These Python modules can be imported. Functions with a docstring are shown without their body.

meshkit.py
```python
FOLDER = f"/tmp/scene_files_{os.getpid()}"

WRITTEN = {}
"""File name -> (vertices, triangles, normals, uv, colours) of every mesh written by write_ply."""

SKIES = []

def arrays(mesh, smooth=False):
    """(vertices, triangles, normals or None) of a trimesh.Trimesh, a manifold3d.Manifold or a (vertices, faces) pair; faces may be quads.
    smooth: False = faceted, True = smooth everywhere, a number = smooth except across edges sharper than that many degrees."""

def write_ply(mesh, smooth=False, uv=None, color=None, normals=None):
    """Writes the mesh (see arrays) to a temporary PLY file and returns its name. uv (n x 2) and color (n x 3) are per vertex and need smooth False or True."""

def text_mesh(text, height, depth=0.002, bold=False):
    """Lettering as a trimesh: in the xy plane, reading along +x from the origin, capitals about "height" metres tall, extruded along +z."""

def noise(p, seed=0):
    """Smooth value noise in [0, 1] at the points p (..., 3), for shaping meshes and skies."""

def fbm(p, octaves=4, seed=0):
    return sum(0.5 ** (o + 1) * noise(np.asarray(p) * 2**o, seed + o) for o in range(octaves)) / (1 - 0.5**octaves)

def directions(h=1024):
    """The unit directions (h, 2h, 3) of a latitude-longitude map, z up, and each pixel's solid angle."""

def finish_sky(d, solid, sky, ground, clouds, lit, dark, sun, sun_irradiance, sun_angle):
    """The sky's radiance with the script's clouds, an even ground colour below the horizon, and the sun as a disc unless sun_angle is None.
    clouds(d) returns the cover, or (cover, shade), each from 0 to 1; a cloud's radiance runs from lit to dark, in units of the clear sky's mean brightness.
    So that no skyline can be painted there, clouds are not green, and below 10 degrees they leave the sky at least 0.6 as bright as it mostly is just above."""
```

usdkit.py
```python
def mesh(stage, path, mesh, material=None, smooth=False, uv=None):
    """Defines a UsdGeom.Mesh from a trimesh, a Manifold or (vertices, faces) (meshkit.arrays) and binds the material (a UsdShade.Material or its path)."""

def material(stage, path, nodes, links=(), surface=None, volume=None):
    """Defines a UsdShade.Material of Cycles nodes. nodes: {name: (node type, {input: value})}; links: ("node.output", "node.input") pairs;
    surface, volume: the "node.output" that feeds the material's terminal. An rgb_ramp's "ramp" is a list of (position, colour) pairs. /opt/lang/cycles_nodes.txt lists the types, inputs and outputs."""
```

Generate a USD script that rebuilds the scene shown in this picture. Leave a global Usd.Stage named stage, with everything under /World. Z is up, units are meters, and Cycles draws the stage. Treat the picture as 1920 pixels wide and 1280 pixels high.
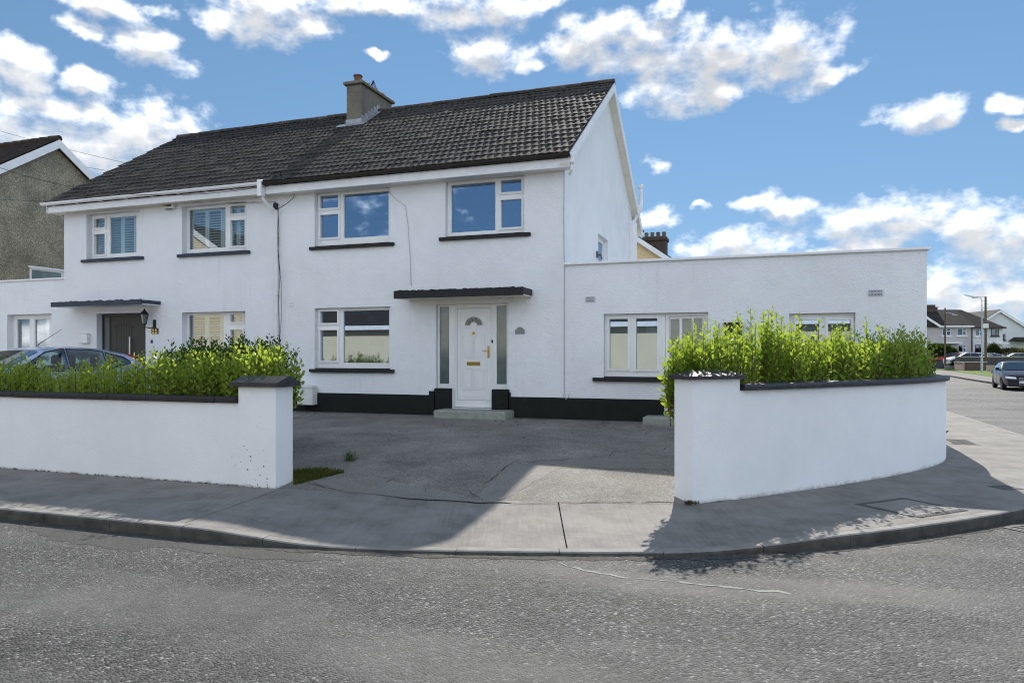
import math
import numpy as np
import trimesh
import shapely
import manifold3d as m3
from shapely.geometry import Polygon, LineString, box as rect
from shapely import affinity
from pxr import Usd, UsdGeom, UsdLux, UsdShade, Gf, Sdf, Vt
import usdkit
import meshkit

stage = Usd.Stage.CreateInMemory()
UsdGeom.SetStageUpAxis(stage, UsdGeom.Tokens.z)
UsdGeom.SetStageMetersPerUnit(stage, 1.0)
UsdGeom.Xform.Define(stage, "/World")
UsdGeom.Scope.Define(stage, "/World/Looks")

# ------------------------------------------------------------------ camera
EYE = 1.65
YAW = 19.4
FPX = 1340.0                      # focal length in photograph pixels (1920 wide)
cam = UsdGeom.Camera.Define(stage, "/World/camera")
cam.AddTranslateOp().Set(Gf.Vec3d(0, 0, EYE))
cam.AddRotateXYZOp().Set(Gf.Vec3f(90, 0, YAW))
cam.CreateHorizontalApertureAttr(36.0)
cam.CreateVerticalApertureAttr(36.0 * 682 / 1024)
cam.CreateFocalLengthAttr(FPX / 1920 * 36.0)
cam.CreateVerticalApertureOffsetAttr(25.0 / 1920 * 36.0)
cam.CreateClippingRangeAttr(Gf.Vec2f(0.05, 5000))
cam.CreateExposureAttr(1.52)
SN, CS = math.sin(math.radians(YAW)), math.cos(math.radians(YAW))

# ------------------------------------------------------------------ sun and sky
SUN_TO = np.array([-0.065, 1.0, 0.742])
SUN_TO /= np.linalg.norm(SUN_TO)
SUN_EL = math.asin(SUN_TO[2])
SUN_ROT = math.atan2(SUN_TO[0], SUN_TO[1])
sun = UsdLux.DistantLight.Define(stage, "/World/sun")
sun.CreateIntensityAttr(0.5)
sun.CreateAngleAttr(0.53)
sun.CreateColorAttr(Gf.Vec3f(1.0, 0.95, 0.88))
sun.CreateNormalizeAttr(True)
zax = Gf.Vec3d(*SUN_TO)
xax = Gf.Cross(Gf.Vec3d(0, 0, 1), zax).GetNormalized()
yax = Gf.Cross(zax, xax)
sun.AddTransformOp().Set(Gf.Matrix4d(xax[0], xax[1], xax[2], 0, yax[0], yax[1], yax[2], 0, zax[0], zax[1], zax[2], 0, 0, 0, 30, 1))

SKY_STRENGTH = 0.15
SKY_GAMMA, SKY_SAT, SKY_VAL = 0.62, 1.42, 0.525
CLOUD_LIT = (3.9, 3.92, 3.97)
CLOUD_DARK = (1.45, 1.5, 1.57)


def direction(px, py):
    """azimuth and elevation of a cloud seen at photograph pixel px, py"""
    u, v = (px - 960) / FPX, (665 - py) / FPX
    return math.atan2(-SN + u * CS, CS + u * SN), math.atan2(v, math.hypot(1, u)), u


CLOUDS = [(195, 10, 95, 24), (285, 22, 40, 12), (150, 52, 42, 18), (265, 82, 88, 34), (510, 25, 120, 42), (450, 50, 60, 22), (590, 45, 55, 24),
          (700, 4, 190, 20), (880, 18, 130, 34), (1020, 4, 80, 14), (8, 120, 40, 42), (60, 145, 75, 42), (165, 160, 55, 26), (50, 225, 120, 42), (165, 240, 150, 52),
          (320, 228, 85, 40), (60, 262, 200, 48), (200, 280, 130, 42), (910, 105, 76, 36), (990, 126, 26, 14), (700, 110, 26, 8),
          (1080, 85, 60, 46), (1180, 90, 125, 52), (1330, 100, 130, 50), (1470, 105, 105, 56), (1285, 168, 112, 38), (1350, 180, 60, 24), (1248, 16, 32, 20), (1540, 140, 44, 22),
          (1735, 208, 90, 26), (1892, 198, 34, 18), (1905, 240, 34, 10), (1240, 303, 36, 13), (1420, 372, 52, 18), (1485, 388, 62, 26), (1325, 382, 20, 8), (1230, 405, 44, 22),
          (1660, 408, 155, 38), (1370, 462, 118, 30), (1560, 474, 90, 17), (1850, 440, 115, 52), (1890, 490, 85, 42), (1800, 525, 85, 42), (1870, 570, 110, 46), (1760, 570, 70, 44),
          (1640, 452, 90, 24), (-120, 150, 120, 70), (2050, 330, 90, 30), (2080, 480, 140, 60), (1960, 560, 120, 40)]


def sky_material():
    nodes, links = {}, []

    def node(name, kind, ins=None, **feeds):
        nodes[name] = (kind, ins or {})
        for k, v in feeds.items():
            links.append((v, f"{name}.{k}"))
        return name

    node("tc", "texture_coordinate")
    node("sep", "separate_xyz", vector="tc.generated")
    node("az", "math", {"math_type": "arctan2"}, value1="sep.x", value2="sep.y")
    node("zc", "math", {"math_type": "maximum", "value2": -0.999}, value1="sep.z")
    node("el0", "math", {"math_type": "arcsine"}, value1="zc.value")

    def density(tag, lift):
        node(f"el{tag}", "math", {"math_type": "add", "value2": lift}, value1="el0.value")
        node(f"v{tag}", "combine_xyz", {"z": 0.0}, x="az.value", y=f"el{tag}.value")
        node(f"warp{tag}", "noise_texture", {"scale": 14.0, "detail": 4.0, "roughness": 0.55}, vector=f"v{tag}.vector")
        node(f"wc{tag}", "vector_math", {"math_type": "subtract", "vector2": (0.5, 0.5, 0.5)}, vector1=f"warp{tag}.color")
        node(f"ws{tag}", "vector_math", {"math_type": "multiply", "vector2": (0.09, 0.05, 0.0)}, vector1=f"wc{tag}.vector")
        node(f"vw{tag}", "vector_math", {"math_type": "add"}, vector1=f"v{tag}.vector", vector2=f"ws{tag}.vector")
        last = None
        for i, (px, py, rx, ry) in enumerate(CLOUDS):
            a, e, u = direction(px, py)
            ra, re = rx / FPX / (1 + u * u), ry / FPX / math.hypot(1, u)
            node(f"b{tag}_{i}", "vector_math", {"math_type": "subtract", "vector2": (a, e, 0.0)}, vector1=f"vw{tag}.vector")
            node(f"s{tag}_{i}", "vector_math", {"math_type": "multiply", "vector2": (1 / ra, 1 / re, 0.0)}, vector1=f"b{tag}_{i}.vector")
            node(f"l{tag}_{i}", "vector_math", {"math_type": "length"}, vector1=f"s{tag}_{i}.vector")
            if last is None:
                last = f"l{tag}_{i}.value"
            else:
                node(f"m{tag}_{i}", "math", {"math_type": "smoothmin", "value3": 0.25}, value1=last, value2=f"l{tag}_{i}.value")
                last = f"m{tag}_{i}.value"
        node(f"inv{tag}", "math", {"math_type": "multiply_add", "value2": -1.25, "value3": 1.46}, value1=last)
        # clouds of the same kind over the unseen sky, cover raised to add fill
        node(f"vs{tag}", "vector_math", {"math_type": "multiply_add", "vector2": (2.6, 6.5, 1.0), "vector3": (1.7, 6.4, 0.0)}, vector1=f"v{tag}.vector")
        node(f"g{tag}", "noise_texture", {"scale": 1.0, "detail": 3.0, "roughness": 0.5}, vector=f"vs{tag}.vector")
        node(f"gd{tag}", "math", {"math_type": "multiply_add", "value2": 6.0, "value3": -2.95}, value1=f"g{tag}.fac")
        node(f"da{tag}", "math", {"math_type": "add", "value2": math.radians(YAW)}, value1="az.value")
        node(f"ab{tag}", "math", {"math_type": "absolute"}, value1=f"da{tag}.value")
        node(f"mk{tag}", "map_range", {"range_type": "smoothstep", "from_min": 0.68, "from_max": 0.95}, value=f"ab{tag}.value")
        node(f"mk2{tag}", "map_range", {"range_type": "smoothstep", "from_min": 0.46, "from_max": 0.6}, value="el0.value")
        node(f"mm{tag}", "math", {"math_type": "maximum"}, value1=f"mk{tag}.result", value2=f"mk2{tag}.result")
        node(f"off{tag}", "math", {"math_type": "multiply_add", "value2": 4.0, "value3": -4.0}, value1=f"mm{tag}.value")
        node(f"ge{tag}", "math", {"math_type": "add"}, value1=f"gd{tag}.value", value2=f"off{tag}.value")
        node(f"un{tag}", "math", {"math_type": "maximum"}, value1=f"inv{tag}.value", value2=f"ge{tag}.value")
        node(f"lim{tag}", "math", {"math_type": "minimum", "value2": 0.75}, value1=f"un{tag}.value")
        node(f"fv{tag}", "vector_math", {"math_type": "multiply", "vector2": (1.0, 1.5, 1.0)}, vector1=f"v{tag}.vector")
        node(f"f{tag}", "noise_texture", {"scale": 24.0, "detail": 9.0, "roughness": 0.56}, vector=f"fv{tag}.vector")
        node(f"fd{tag}", "math", {"math_type": "multiply_add", "value2": 3.0, "value3": -1.5}, value1=f"f{tag}.fac")
        node(f"den{tag}", "math", {"math_type": "add"}, value1=f"lim{tag}.value", value2=f"fd{tag}.value")
        node(f"soft{tag}", "math", {"math_type": "multiply_add", "value2": 0.4}, value1=f"fd{tag}.value")
        links.append((f"lim{tag}.value", f"soft{tag}.value3"))
        return f"den{tag}.value", f"soft{tag}.value"

    here, above = density("a", 0.0)[0], density("b", 0.020)[1]
    node("cover", "map_range", {"range_type": "smoothstep", "from_min": -0.12, "from_max": 1.2}, value=here)
    node("thick", "map_range", {"range_type": "smoothstep", "from_min": 0.05, "from_max": 0.85}, value=above)
    node("shade", "math", {"math_type": "multiply", "value2": 0.85}, value1="thick.result")
    node("cc", "mix_color", {"a": CLOUD_LIT, "b": CLOUD_DARK, "use_clamp": True}, fac="shade.value")
    node("up", "vector_math", {"math_type": "multiply_add", "vector2": (1.0, 1.0, 0.86), "vector3": (0.0, 0.0, 0.17)}, vector1="tc.generated")
    node("upn", "vector_math", {"math_type": "normalize"}, vector1="up.vector")
    node("sky", "sky_texture", {"sky_type": "single_scattering", "sun_disc": False, "sun_elevation": SUN_EL, "sun_rotation": SUN_ROT, "air_density": 1.0, "aerosol_density": 0.0, "ozone_density": 2.0, "altitude": 50.0}, vector="upn.vector")
    node("air", "gamma", {"gamma": SKY_GAMMA}, color="sky.color")
    node("blue", "hsv", {"saturation": SKY_SAT, "value": SKY_VAL, "fac": 1.0}, color="air.color")
    # clouds away from the sun brightened, their lit side and added fill light
    node("cosun", "vector_math", {"math_type": "dot_product", "vector2": tuple(SUN_TO)}, vector1="tc.generated")
    node("front", "map_range", {"from_min": 0.8, "from_max": -0.8, "to_min": 0.98, "to_max": 2.0}, value="cosun.value")
    node("fr3", "combine_xyz", {}, x="front.result", y="front.result", z="front.result")
    node("cl", "vector_math", {"math_type": "multiply"}, vector1="cc.result", vector2="fr3.vector")
    node("mixed", "mix_color", {"use_clamp": True}, fac="cover.result", a="blue.color", b="cl.vector")
    node("bg", "background_shader", {"strength": SKY_STRENGTH}, color="mixed.result")
    return usdkit.material(stage, "/World/Looks/sky_air", nodes, links, surface="bg.background")


dome = UsdLux.DomeLight.Define(stage, "/World/sky")
dome.CreateIntensityAttr(1.0)
dome.GetPrim().SetCustomDataByKey("kind", "structure")
UsdShade.MaterialBindingAPI.Apply(dome.GetPrim()).Bind(sky_material())

# ------------------------------------------------------------------ helpers: prims
_names = {}


def numbered(parent, name):
    k = (parent, name)
    n = _names.get(k, 0)
    _names[k] = n + 1
    return f"{parent}/{name}" if n == 0 else f"{parent}/{name}_{n:03d}"


def tag(path, label=None, cat=None, group=None, kind=None):
    p = stage.GetPrimAtPath(path)
    for k, v in (("label", label), ("category", cat), ("group", group), ("kind", kind)):
        if v:
            p.SetCustomDataByKey(k, v)
    return path


def thing(name, label=None, cat=None, loc=(0, 0, 0), rz=0.0, group=None, kind=None):
    path = numbered("/World", name)
    x = UsdGeom.Xform.Define(stage, path)
    if any(loc) or rz:
        x.AddTranslateOp().Set(Gf.Vec3d(*loc))
        x.AddRotateZOp().Set(rz)
    return tag(path, label, cat, group, kind)


def add(parent, name, mesh, material, smooth=False, label=None, kind=None):
    path = numbered(parent or "/World", name)
    if isinstance(mesh, list):
        mesh = cat(mesh)
    usdkit.mesh(stage, path, mesh, M[material], smooth=smooth)
    tag(path, label, None, None, kind)
    return path


# ------------------------------------------------------------------ helpers: shapes
def cat(ms):
    out = []
    for m in ms:
        if isinstance(m, list):
            m = cat(m)
        if hasattr(m, "to_mesh"):
            v, f, _ = meshkit.arrays(m)
            m = trimesh.Trimesh(v, f, process=False)
        elif isinstance(m, tuple):
            v, f, _ = meshkit.arrays(m)
            m = trimesh.Trimesh(v, f, process=False)
        out.append(m)
    return trimesh.util.concatenate(out)


def bx(x0, x1, y0, y1, z0, z1, c=0.0):
    x0, x1 = min(x0, x1), max(x0, x1)
    y0, y1 = min(y0, y1), max(y0, y1)
    z0, z1 = min(z0, z1), max(z0, z1)
    if c <= 0:
        m = trimesh.creation.box([x1 - x0, y1 - y0, z1 - z0])
        m.apply_translation([(x0 + x1) / 2, (y0 + y1) / 2, (z0 + z1) / 2])
        return m
    c = min(c, (x1 - x0) / 2.2, (y1 - y0) / 2.2, (z1 - z0) / 2.2)
    pts = []
    for x, sx in ((x0, 1), (x1, -1)):
        for y, sy in ((y0, 1), (y1, -1)):
            for z, sz in ((z0, 1), (z1, -1)):
                pts += [(x + sx * c, y + sy * c, z), (x + sx * c, y, z + sz * c), (x, y + sy * c, z + sz * c)]
    return trimesh.convex.convex_hull(np.array(pts))


def polys(shape):
    return [g for g in getattr(shape, "geoms", [shape]) if g.geom_type == "Polygon" and g.area > 1e-7]


def ext(poly, h):
    return cat([trimesh.creation.extrude_polygon(g, h, engine="earcut") for g in polys(poly)])


def prism_xz(poly, y0, y1):
    m = ext(poly, y1 - y0)
    v = m.vertices
    m.vertices = np.stack([v[:, 0], y1 - v[:, 2], v[:, 1]], 1)
    return m


def prism_yz(poly, x0, x1):
    m = ext(poly, x1 - x0)
    v = m.vertices
    m.vertices = np.stack([x0 + v[:, 2], v[:, 0], v[:, 1]], 1)
    return m


def prism_xy(poly, z0, z1):
    m = ext(poly, z1 - z0)
    m.apply_translation([0, 0, z0])
    return m


def tube(points, r, n=6, closed_ends=True):
    p = np.asarray(points, float)
    r = np.broadcast_to(np.asarray(r, float), (len(p),))
    t = np.gradient(p, axis=0)
    t /= np.maximum(np.linalg.norm(t, axis=1, keepdims=True), 1e-9)
    ref = np.array([0, 0, 1.0]) if abs(t[0][2]) < 0.9 else np.array([1.0, 0, 0])
    rings = []
    a = np.cross(t[0], ref)
    a /= np.linalg.norm(a)
    for i in range(len(p)):
        a = a - t[i] * (a @ t[i])
        a /= max(np.linalg.norm(a), 1e-9)
        b = np.cross(t[i], a)
        ang = np.arange(n) / n * 2 * np.pi
        rings.append(p[i] + r[i] * (np.cos(ang)[:, None] * a + np.sin(ang)[:, None] * b))
    return loft(rings, closed_ends)


def loft(rings, caps=True):
    rings = np.asarray(rings, float)
    k, n = rings.shape[:2]
    v = rings.reshape(-1, 3)
    f = []
    for i in range(k - 1):
        for j in range(n):
            a, b = i * n + j, i * n + (j + 1) % n
            f += [(a, b, b + n), (a, b + n, a + n)]
    v = list(v)
    if caps:
        for ring0, flip in ((0, True), (k - 1, False)):
            c = len(v)
            v.append(np.mean(rings[ring0], 0))
            for j in range(n):
                a, b = ring0 * n + j, ring0 * n + (j + 1) % n
                f.append((b, a, c) if flip else (a, b, c))
    return trimesh.Trimesh(np.array(v), np.array(f), process=False)


def sweep(curve, profile, z=None):
    """closed profile [(offset to the left of the curve, z)] along a 2D curve; z = per-point lift"""
    c = np.asarray(curve, float)
    t = np.gradient(c, axis=0)
    t /= np.linalg.norm(t, axis=1, keepdims=True)
    nrm = np.stack([-t[:, 1], t[:, 0]], 1)
    z = np.zeros(len(c)) if z is None else np.asarray(z, float)
    rings = []
    for i in range(len(c)):
        rings.append([(c[i, 0] + o * nrm[i, 0], c[i, 1] + o * nrm[i, 1], h + z[i]) for o, h in profile])
    m = loft(rings)
    if m.volume < 0:
        m.invert()
    return m


def smooth_curve(pts, n=60):
    """Catmull-Rom through points, resampled evenly"""
    p = np.asarray(pts, float)
    p = np.vstack([2 * p[0] - p[1], p, 2 * p[-1] - p[-2]])
    out = []
    for i in range(1, len(p) - 2):
        t = np.linspace(0, 1, 24, endpoint=False)[:, None]
        a, b, c, d = p[i - 1], p[i], p[i + 1], p[i + 2]
        out.append(0.5 * (2 * b + (c - a) * t + (2 * a - 5 * b + 4 * c - d) * t ** 2 + (3 * b - a - 3 * c + d) * t ** 3))
    out.append(p[-2][None])
    return resample(np.vstack(out), n)


def resample(p, n):
    s = np.r_[0, np.cumsum(np.linalg.norm(np.diff(p, axis=0), axis=1))]
    q = np.linspace(0, s[-1], n)
    return np.stack([np.interp(q, s, p[:, k]) for k in range(p.shape[1])], 1)


def cyl(p0, p1, r, n=12):
    return tube([p0, p1], r, n)


def lathe(profile, center=(0, 0, 0), n=16):
    """profile [(r, z)] round z"""
    ang = np.arange(n) / n * 2 * np.pi
    rings = [[(r * math.cos(a), r * math.sin(a), z) for a in ang] for r, z in profile]
    m = loft(rings)
    m.apply_translation(center)
    if m.volume < 0:
        m.invert()
    return m


def turn(m, axis, deg, about=(0, 0, 0)):
    m = m.copy()
    m.apply_transform(trimesh.transformations.rotation_matrix(math.radians(deg), axis, about))
    return m


def moved(m, d):
    m = m.copy()
    m.apply_translation(d)
    return m


FACE_Y = 13.55                     # plane of the house fronts


def on(px, py, y=FACE_Y):
    """point of the vertical plane Y = y at photograph pixel: the x and z of a feature measured on that wall"""
    u = (px - 960) / FPX
    t = y / (CS + u * SN)
    return t * (-SN + u * CS), EYE + (665 - py) / FPX * t


def ground(px, py, z=0.0):
    u = (px - 960) / FPX
    t = (EYE - z) * FPX / (py - 665)
    return t * (-SN + u * CS), t * (CS + u * SN)


# ------------------------------------------------------------------ materials
M = {}


def look(name, nodes, links, surface):
    M[name] = usdkit.material(stage, f"/World/Looks/{name}", nodes, links, surface=surface)


def plain(name, color, rough=0.5, spec=0.5, metal=0.0, vary=None, bumps=None, coat=0.0, island=0.0, rnd=0.0, object_space=False):
    """principled with tone variation vary=(scale, amount[, detail]) and relief bumps=(scale, distance[, detail])"""
    n = {"p": ("principled_bsdf", {"base_color": color, "roughness": rough, "specular_ior_level": spec, "metallic": metal, "coat_weight": coat})}
    L = []
    src = "geo.position"
    n["geo"] = ("geometry", {})
    if object_space:
        n["tc"] = ("texture_coordinate", {})
        src = "tc.object"
    cur = None
    if vary:
        n["vn"] = ("noise_texture", {"scale": vary[0], "detail": vary[2] if len(vary) > 2 else 5.0, "roughness": 0.6})
        a = vary[1]
        n["vr"] = ("rgb_ramp", {"ramp": [(0.25, tuple(c * (1 - a) for c in color)), (0.75, tuple(min(1, c * (1 + a)) for c in color))]})
        L += [(src, "vn.vector"), ("vn.fac", "vr.fac")]
        cur = "vr.color"
    if island or rnd:
        n["oi"] = ("object_info", {})
        n["hs"] = ("hsv", {"color": color})
        amt = island or rnd
        n["mr"] = ("map_range", {"to_min": 1 - amt, "to_max": 1 + amt})
        L += [("geo.random_per_island" if island else "oi.random", "mr.value"), ("mr.result", "hs.value")]
        if cur:
            L.append((cur, "hs.color"))
        cur = "hs.color"
    if cur:
        L.append((cur, "p.base_color"))
    if bumps:
        n["bn"] = ("noise_texture", {"scale": bumps[0], "detail": bumps[2] if len(bumps) > 2 else 4.0, "roughness": 0.6})
        n["bm"] = ("bump", {"strength": 1.0, "distance": bumps[1]})
        L += [(src, "bn.vector"), ("bn.fac", "bm.height"), ("bm.normal", "p.normal")]
    look(name, n, L, "p.BSDF")


def render_wall(name, color, bump=0.006, scale=34.0, dirt=0.12, streak=0.0, base_dirt=None, specks=None):
    """painted roughcast: dash relief, faint stains and rain streaks"""
    n = {"geo": ("geometry", {}),
         "p": ("principled_bsdf", {"roughness": 0.75, "specular_ior_level": 0.25}),
         "st": ("mapping", {"mapping_type": "point", "scale": (1.0, 1.0, 1.6)}),
         "b1": ("noise_texture", {"scale": scale, "detail": 5.0, "roughness": 0.6}),
         "b2": ("noise_texture", {"scale": scale * 0.16, "detail": 2.0, "roughness": 0.5}),
         "ba": ("math", {"math_type": "multiply_add", "value2": 0.9}),
         "bm": ("bump", {"strength": 1.0, "distance": bump}),
         "d1": ("noise_texture", {"scale": 0.8, "detail": 6.0, "roughness": 0.65}),
         "dr": ("rgb_ramp", {"ramp": [(0.3, tuple(c * (1 - dirt) for c in color)), (0.6, color)]}),
         "sm": ("mapping", {"mapping_type": "point", "scale": (5.0, 5.0, 0.35)}),
         "s1": ("noise_texture", {"scale": 1.4, "detail": 5.0, "roughness": 0.6}),
         "sr": ("map_range", {"range_type": "smoothstep", "from_min": 0.55, "from_max": 0.8, "to_min": 0.0, "to_max": streak}),
         "mx": ("mix_color", {"b": (color[0] * 0.45, color[1] * 0.44, color[2] * 0.40)})}
    L = [("geo.position", "st.vector"), ("st.vector", "b1.vector"), ("geo.position", "b2.vector"), ("b1.fac", "ba.value1"), ("b2.fac", "ba.value3"), ("ba.value", "bm.height"),
         ("bm.normal", "p.normal"), ("geo.position", "d1.vector"), ("d1.fac", "dr.fac"), ("geo.position", "sm.vector"), ("sm.vector", "s1.vector"), ("s1.fac", "sr.value"),
         ("sr.result", "mx.fac"), ("dr.color", "mx.a")]
    cur = "mx.result"
    if base_dirt:                                            # splash marks low on the wall: (height of the foot, reach)
        n["sx"] = ("separate_xyz", {})
        n["bn"] = ("noise_texture", {"scale": 9.0, "detail": 6.0, "roughness": 0.7})
        n["bh"] = ("math", {"math_type": "multiply_add", "value2": -base_dirt[1] * 2.2})
        n["bh2"] = ("math", {"math_type": "add", "value2": base_dirt[1] * 1.1})
        n["br"] = ("map_range", {"range_type": "smoothstep", "from_min": base_dirt[0], "from_max": base_dirt[0] + base_dirt[1], "to_min": 0.6, "to_max": 0.0})
        n["bx"] = ("mix_color", {"b": (0.20, 0.19, 0.13)})
        L += [("geo.position", "sx.vector"), ("geo.position", "bn.vector"), ("bn.fac", "bh.value1"), ("sx.z", "bh.value3"), ("bh.value", "bh2.value1"), ("bh2.value", "br.value"),
              ("br.result", "bx.fac"), (cur, "bx.a")]
        cur = "bx.result"
    if specks:                                               # mud specks round a point
        n["kv"] = ("voronoi_texture", {"scale": 20.0, "feature": "f1"})
        n["kd"] = ("vector_math", {"math_type": "distance", "vector2": specks[:3]})
        n["km"] = ("map_range", {"range_type": "smoothstep", "from_min": 0.0, "from_max": specks[3], "to_min": 0.26, "to_max": 0.0})
        n["kw"] = ("separate_color", {"color_type": "rgb"})
        n["kq"] = ("math", {"math_type": "multiply"})
        n["kc"] = ("math", {"math_type": "less_than"})
        n["kx"] = ("mix_color", {"b": (0.10, 0.09, 0.10)})
        L += [("geo.position", "kv.vector"), ("geo.position", "kd.vector1"), ("kd.value", "km.value"), ("kv.color", "kw.color"), ("km.result", "kq.value1"), ("kw.r", "kq.value2"),
              ("kv.distance", "kc.value1"), ("kq.value", "kc.value2"), ("kc.value", "kx.fac"), (cur, "kx.a")]
        cur = "kx.result"
    L.append((cur, "p.base_color"))
    look(name, n, L, "p.BSDF")


def glazing(name, tint, mirror, rough=0.0, clear=(0.75, 0.8, 0.8)):
    """window pane: lets light through and mirrors by angle, with a coating's extra mirror"""
    n = {"fr": ("layer_weight", {"blend": 0.5}),
         "pw": ("math", {"math_type": "power", "value2": 4.0}),
         "ad": ("math", {"math_type": "multiply_add", "value2": 0.9 - mirror, "value3": mirror, "use_clamp": True}),
         "tr": ("transparent_bsdf", {"color": clear}),
         "gl": ("glossy_bsdf", {"color": tint, "roughness": rough}),
         "mx": ("mix_closure", {})}
    look(name, n, [("fr.facing", "pw.value1"), ("pw.value", "ad.value1"), ("ad.value", "mx.fac"), ("tr.BSDF", "mx.closure1"), ("gl.BSDF", "mx.closure2")], "mx.closure")


def leafy(name, base, trans, vary=0.35, gloss=0.35):
    n = {"geo": ("geometry", {}),
         "mr": ("map_range", {"to_min": 1 - vary, "to_max": 1 + vary}),
         "hu": ("map_range", {"to_min": 0.475, "to_max": 0.525}),
         "w": ("white_noise_texture", {"dimensions": "1D"}),
         "h1": ("hsv", {"color": base}), "h2": ("hsv", {"color": trans}),
         "p": ("principled_bsdf", {"roughness": 0.27, "specular_ior_level": gloss}),
         "t": ("translucent_bsdf", {}),
         "mx": ("mix_closure", {"fac": 0.55})}
    L = [("geo.random_per_island", "mr.value"), ("geo.random_per_island", "w.w"), ("w.value", "hu.value"), ("mr.result", "h1.value"), ("mr.result", "h2.value"), ("hu.result", "h1.hue"), ("hu.result", "h2.hue"),
         ("h1.color", "p.base_color"), ("h2.color", "t.color"), ("p.BSDF", "mx.closure1"), ("t.BSDF", "mx.closure2")]
    look(name, n, L, "mx.closure")


def granular(name, stops, cell, relief, rough=0.85, patch=None, fine=None, patch_scale=0.7, brush=None):
    """chippings: per-stone tone (voronoi cells), worn patches, relief"""
    n = {"geo": ("geometry", {}),
         "v": ("voronoi_texture", {"scale": 1.0 / cell, "feature": "f1"}),
         "sc": ("separate_color", {"color_type": "rgb"}),
         "r": ("rgb_ramp", {"ramp": stops}),
         "pn": ("noise_texture", {"scale": patch_scale, "detail": 6.0, "roughness": 0.62}),
         "pr": ("map_range", {"from_min": 0.3, "from_max": 0.7, "to_min": (patch or (1, 1))[0], "to_max": (patch or (1, 1))[1]}),
         "fn": ("noise_texture", {"scale": 0.5 / cell, "detail": 5.0, "roughness": 0.7}),
         "h": ("hsv", {}),
         "ht": ("math", {"math_type": "multiply_add", "value2": -1.2}),
         "bm": ("bump", {"strength": 1.0, "distance": relief}),
         "p": ("principled_bsdf", {"roughness": rough, "specular_ior_level": 0.35})}
    L = [("geo.position", "v.vector"), ("v.color", "sc.color"), ("sc.r", "r.fac"), ("geo.position", "pn.vector"), ("pn.fac", "pr.value"), ("r.color", "h.color"), ("pr.result", "h.value"),
         ("h.color", "p.base_color"), ("geo.position", "fn.vector"), ("v.distance", "ht.value1"), ("fn.fac", "ht.value3"), ("ht.value", "bm.height"), ("bm.normal", "p.normal")]
    look(name, n, L, "p.BSDF")


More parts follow.
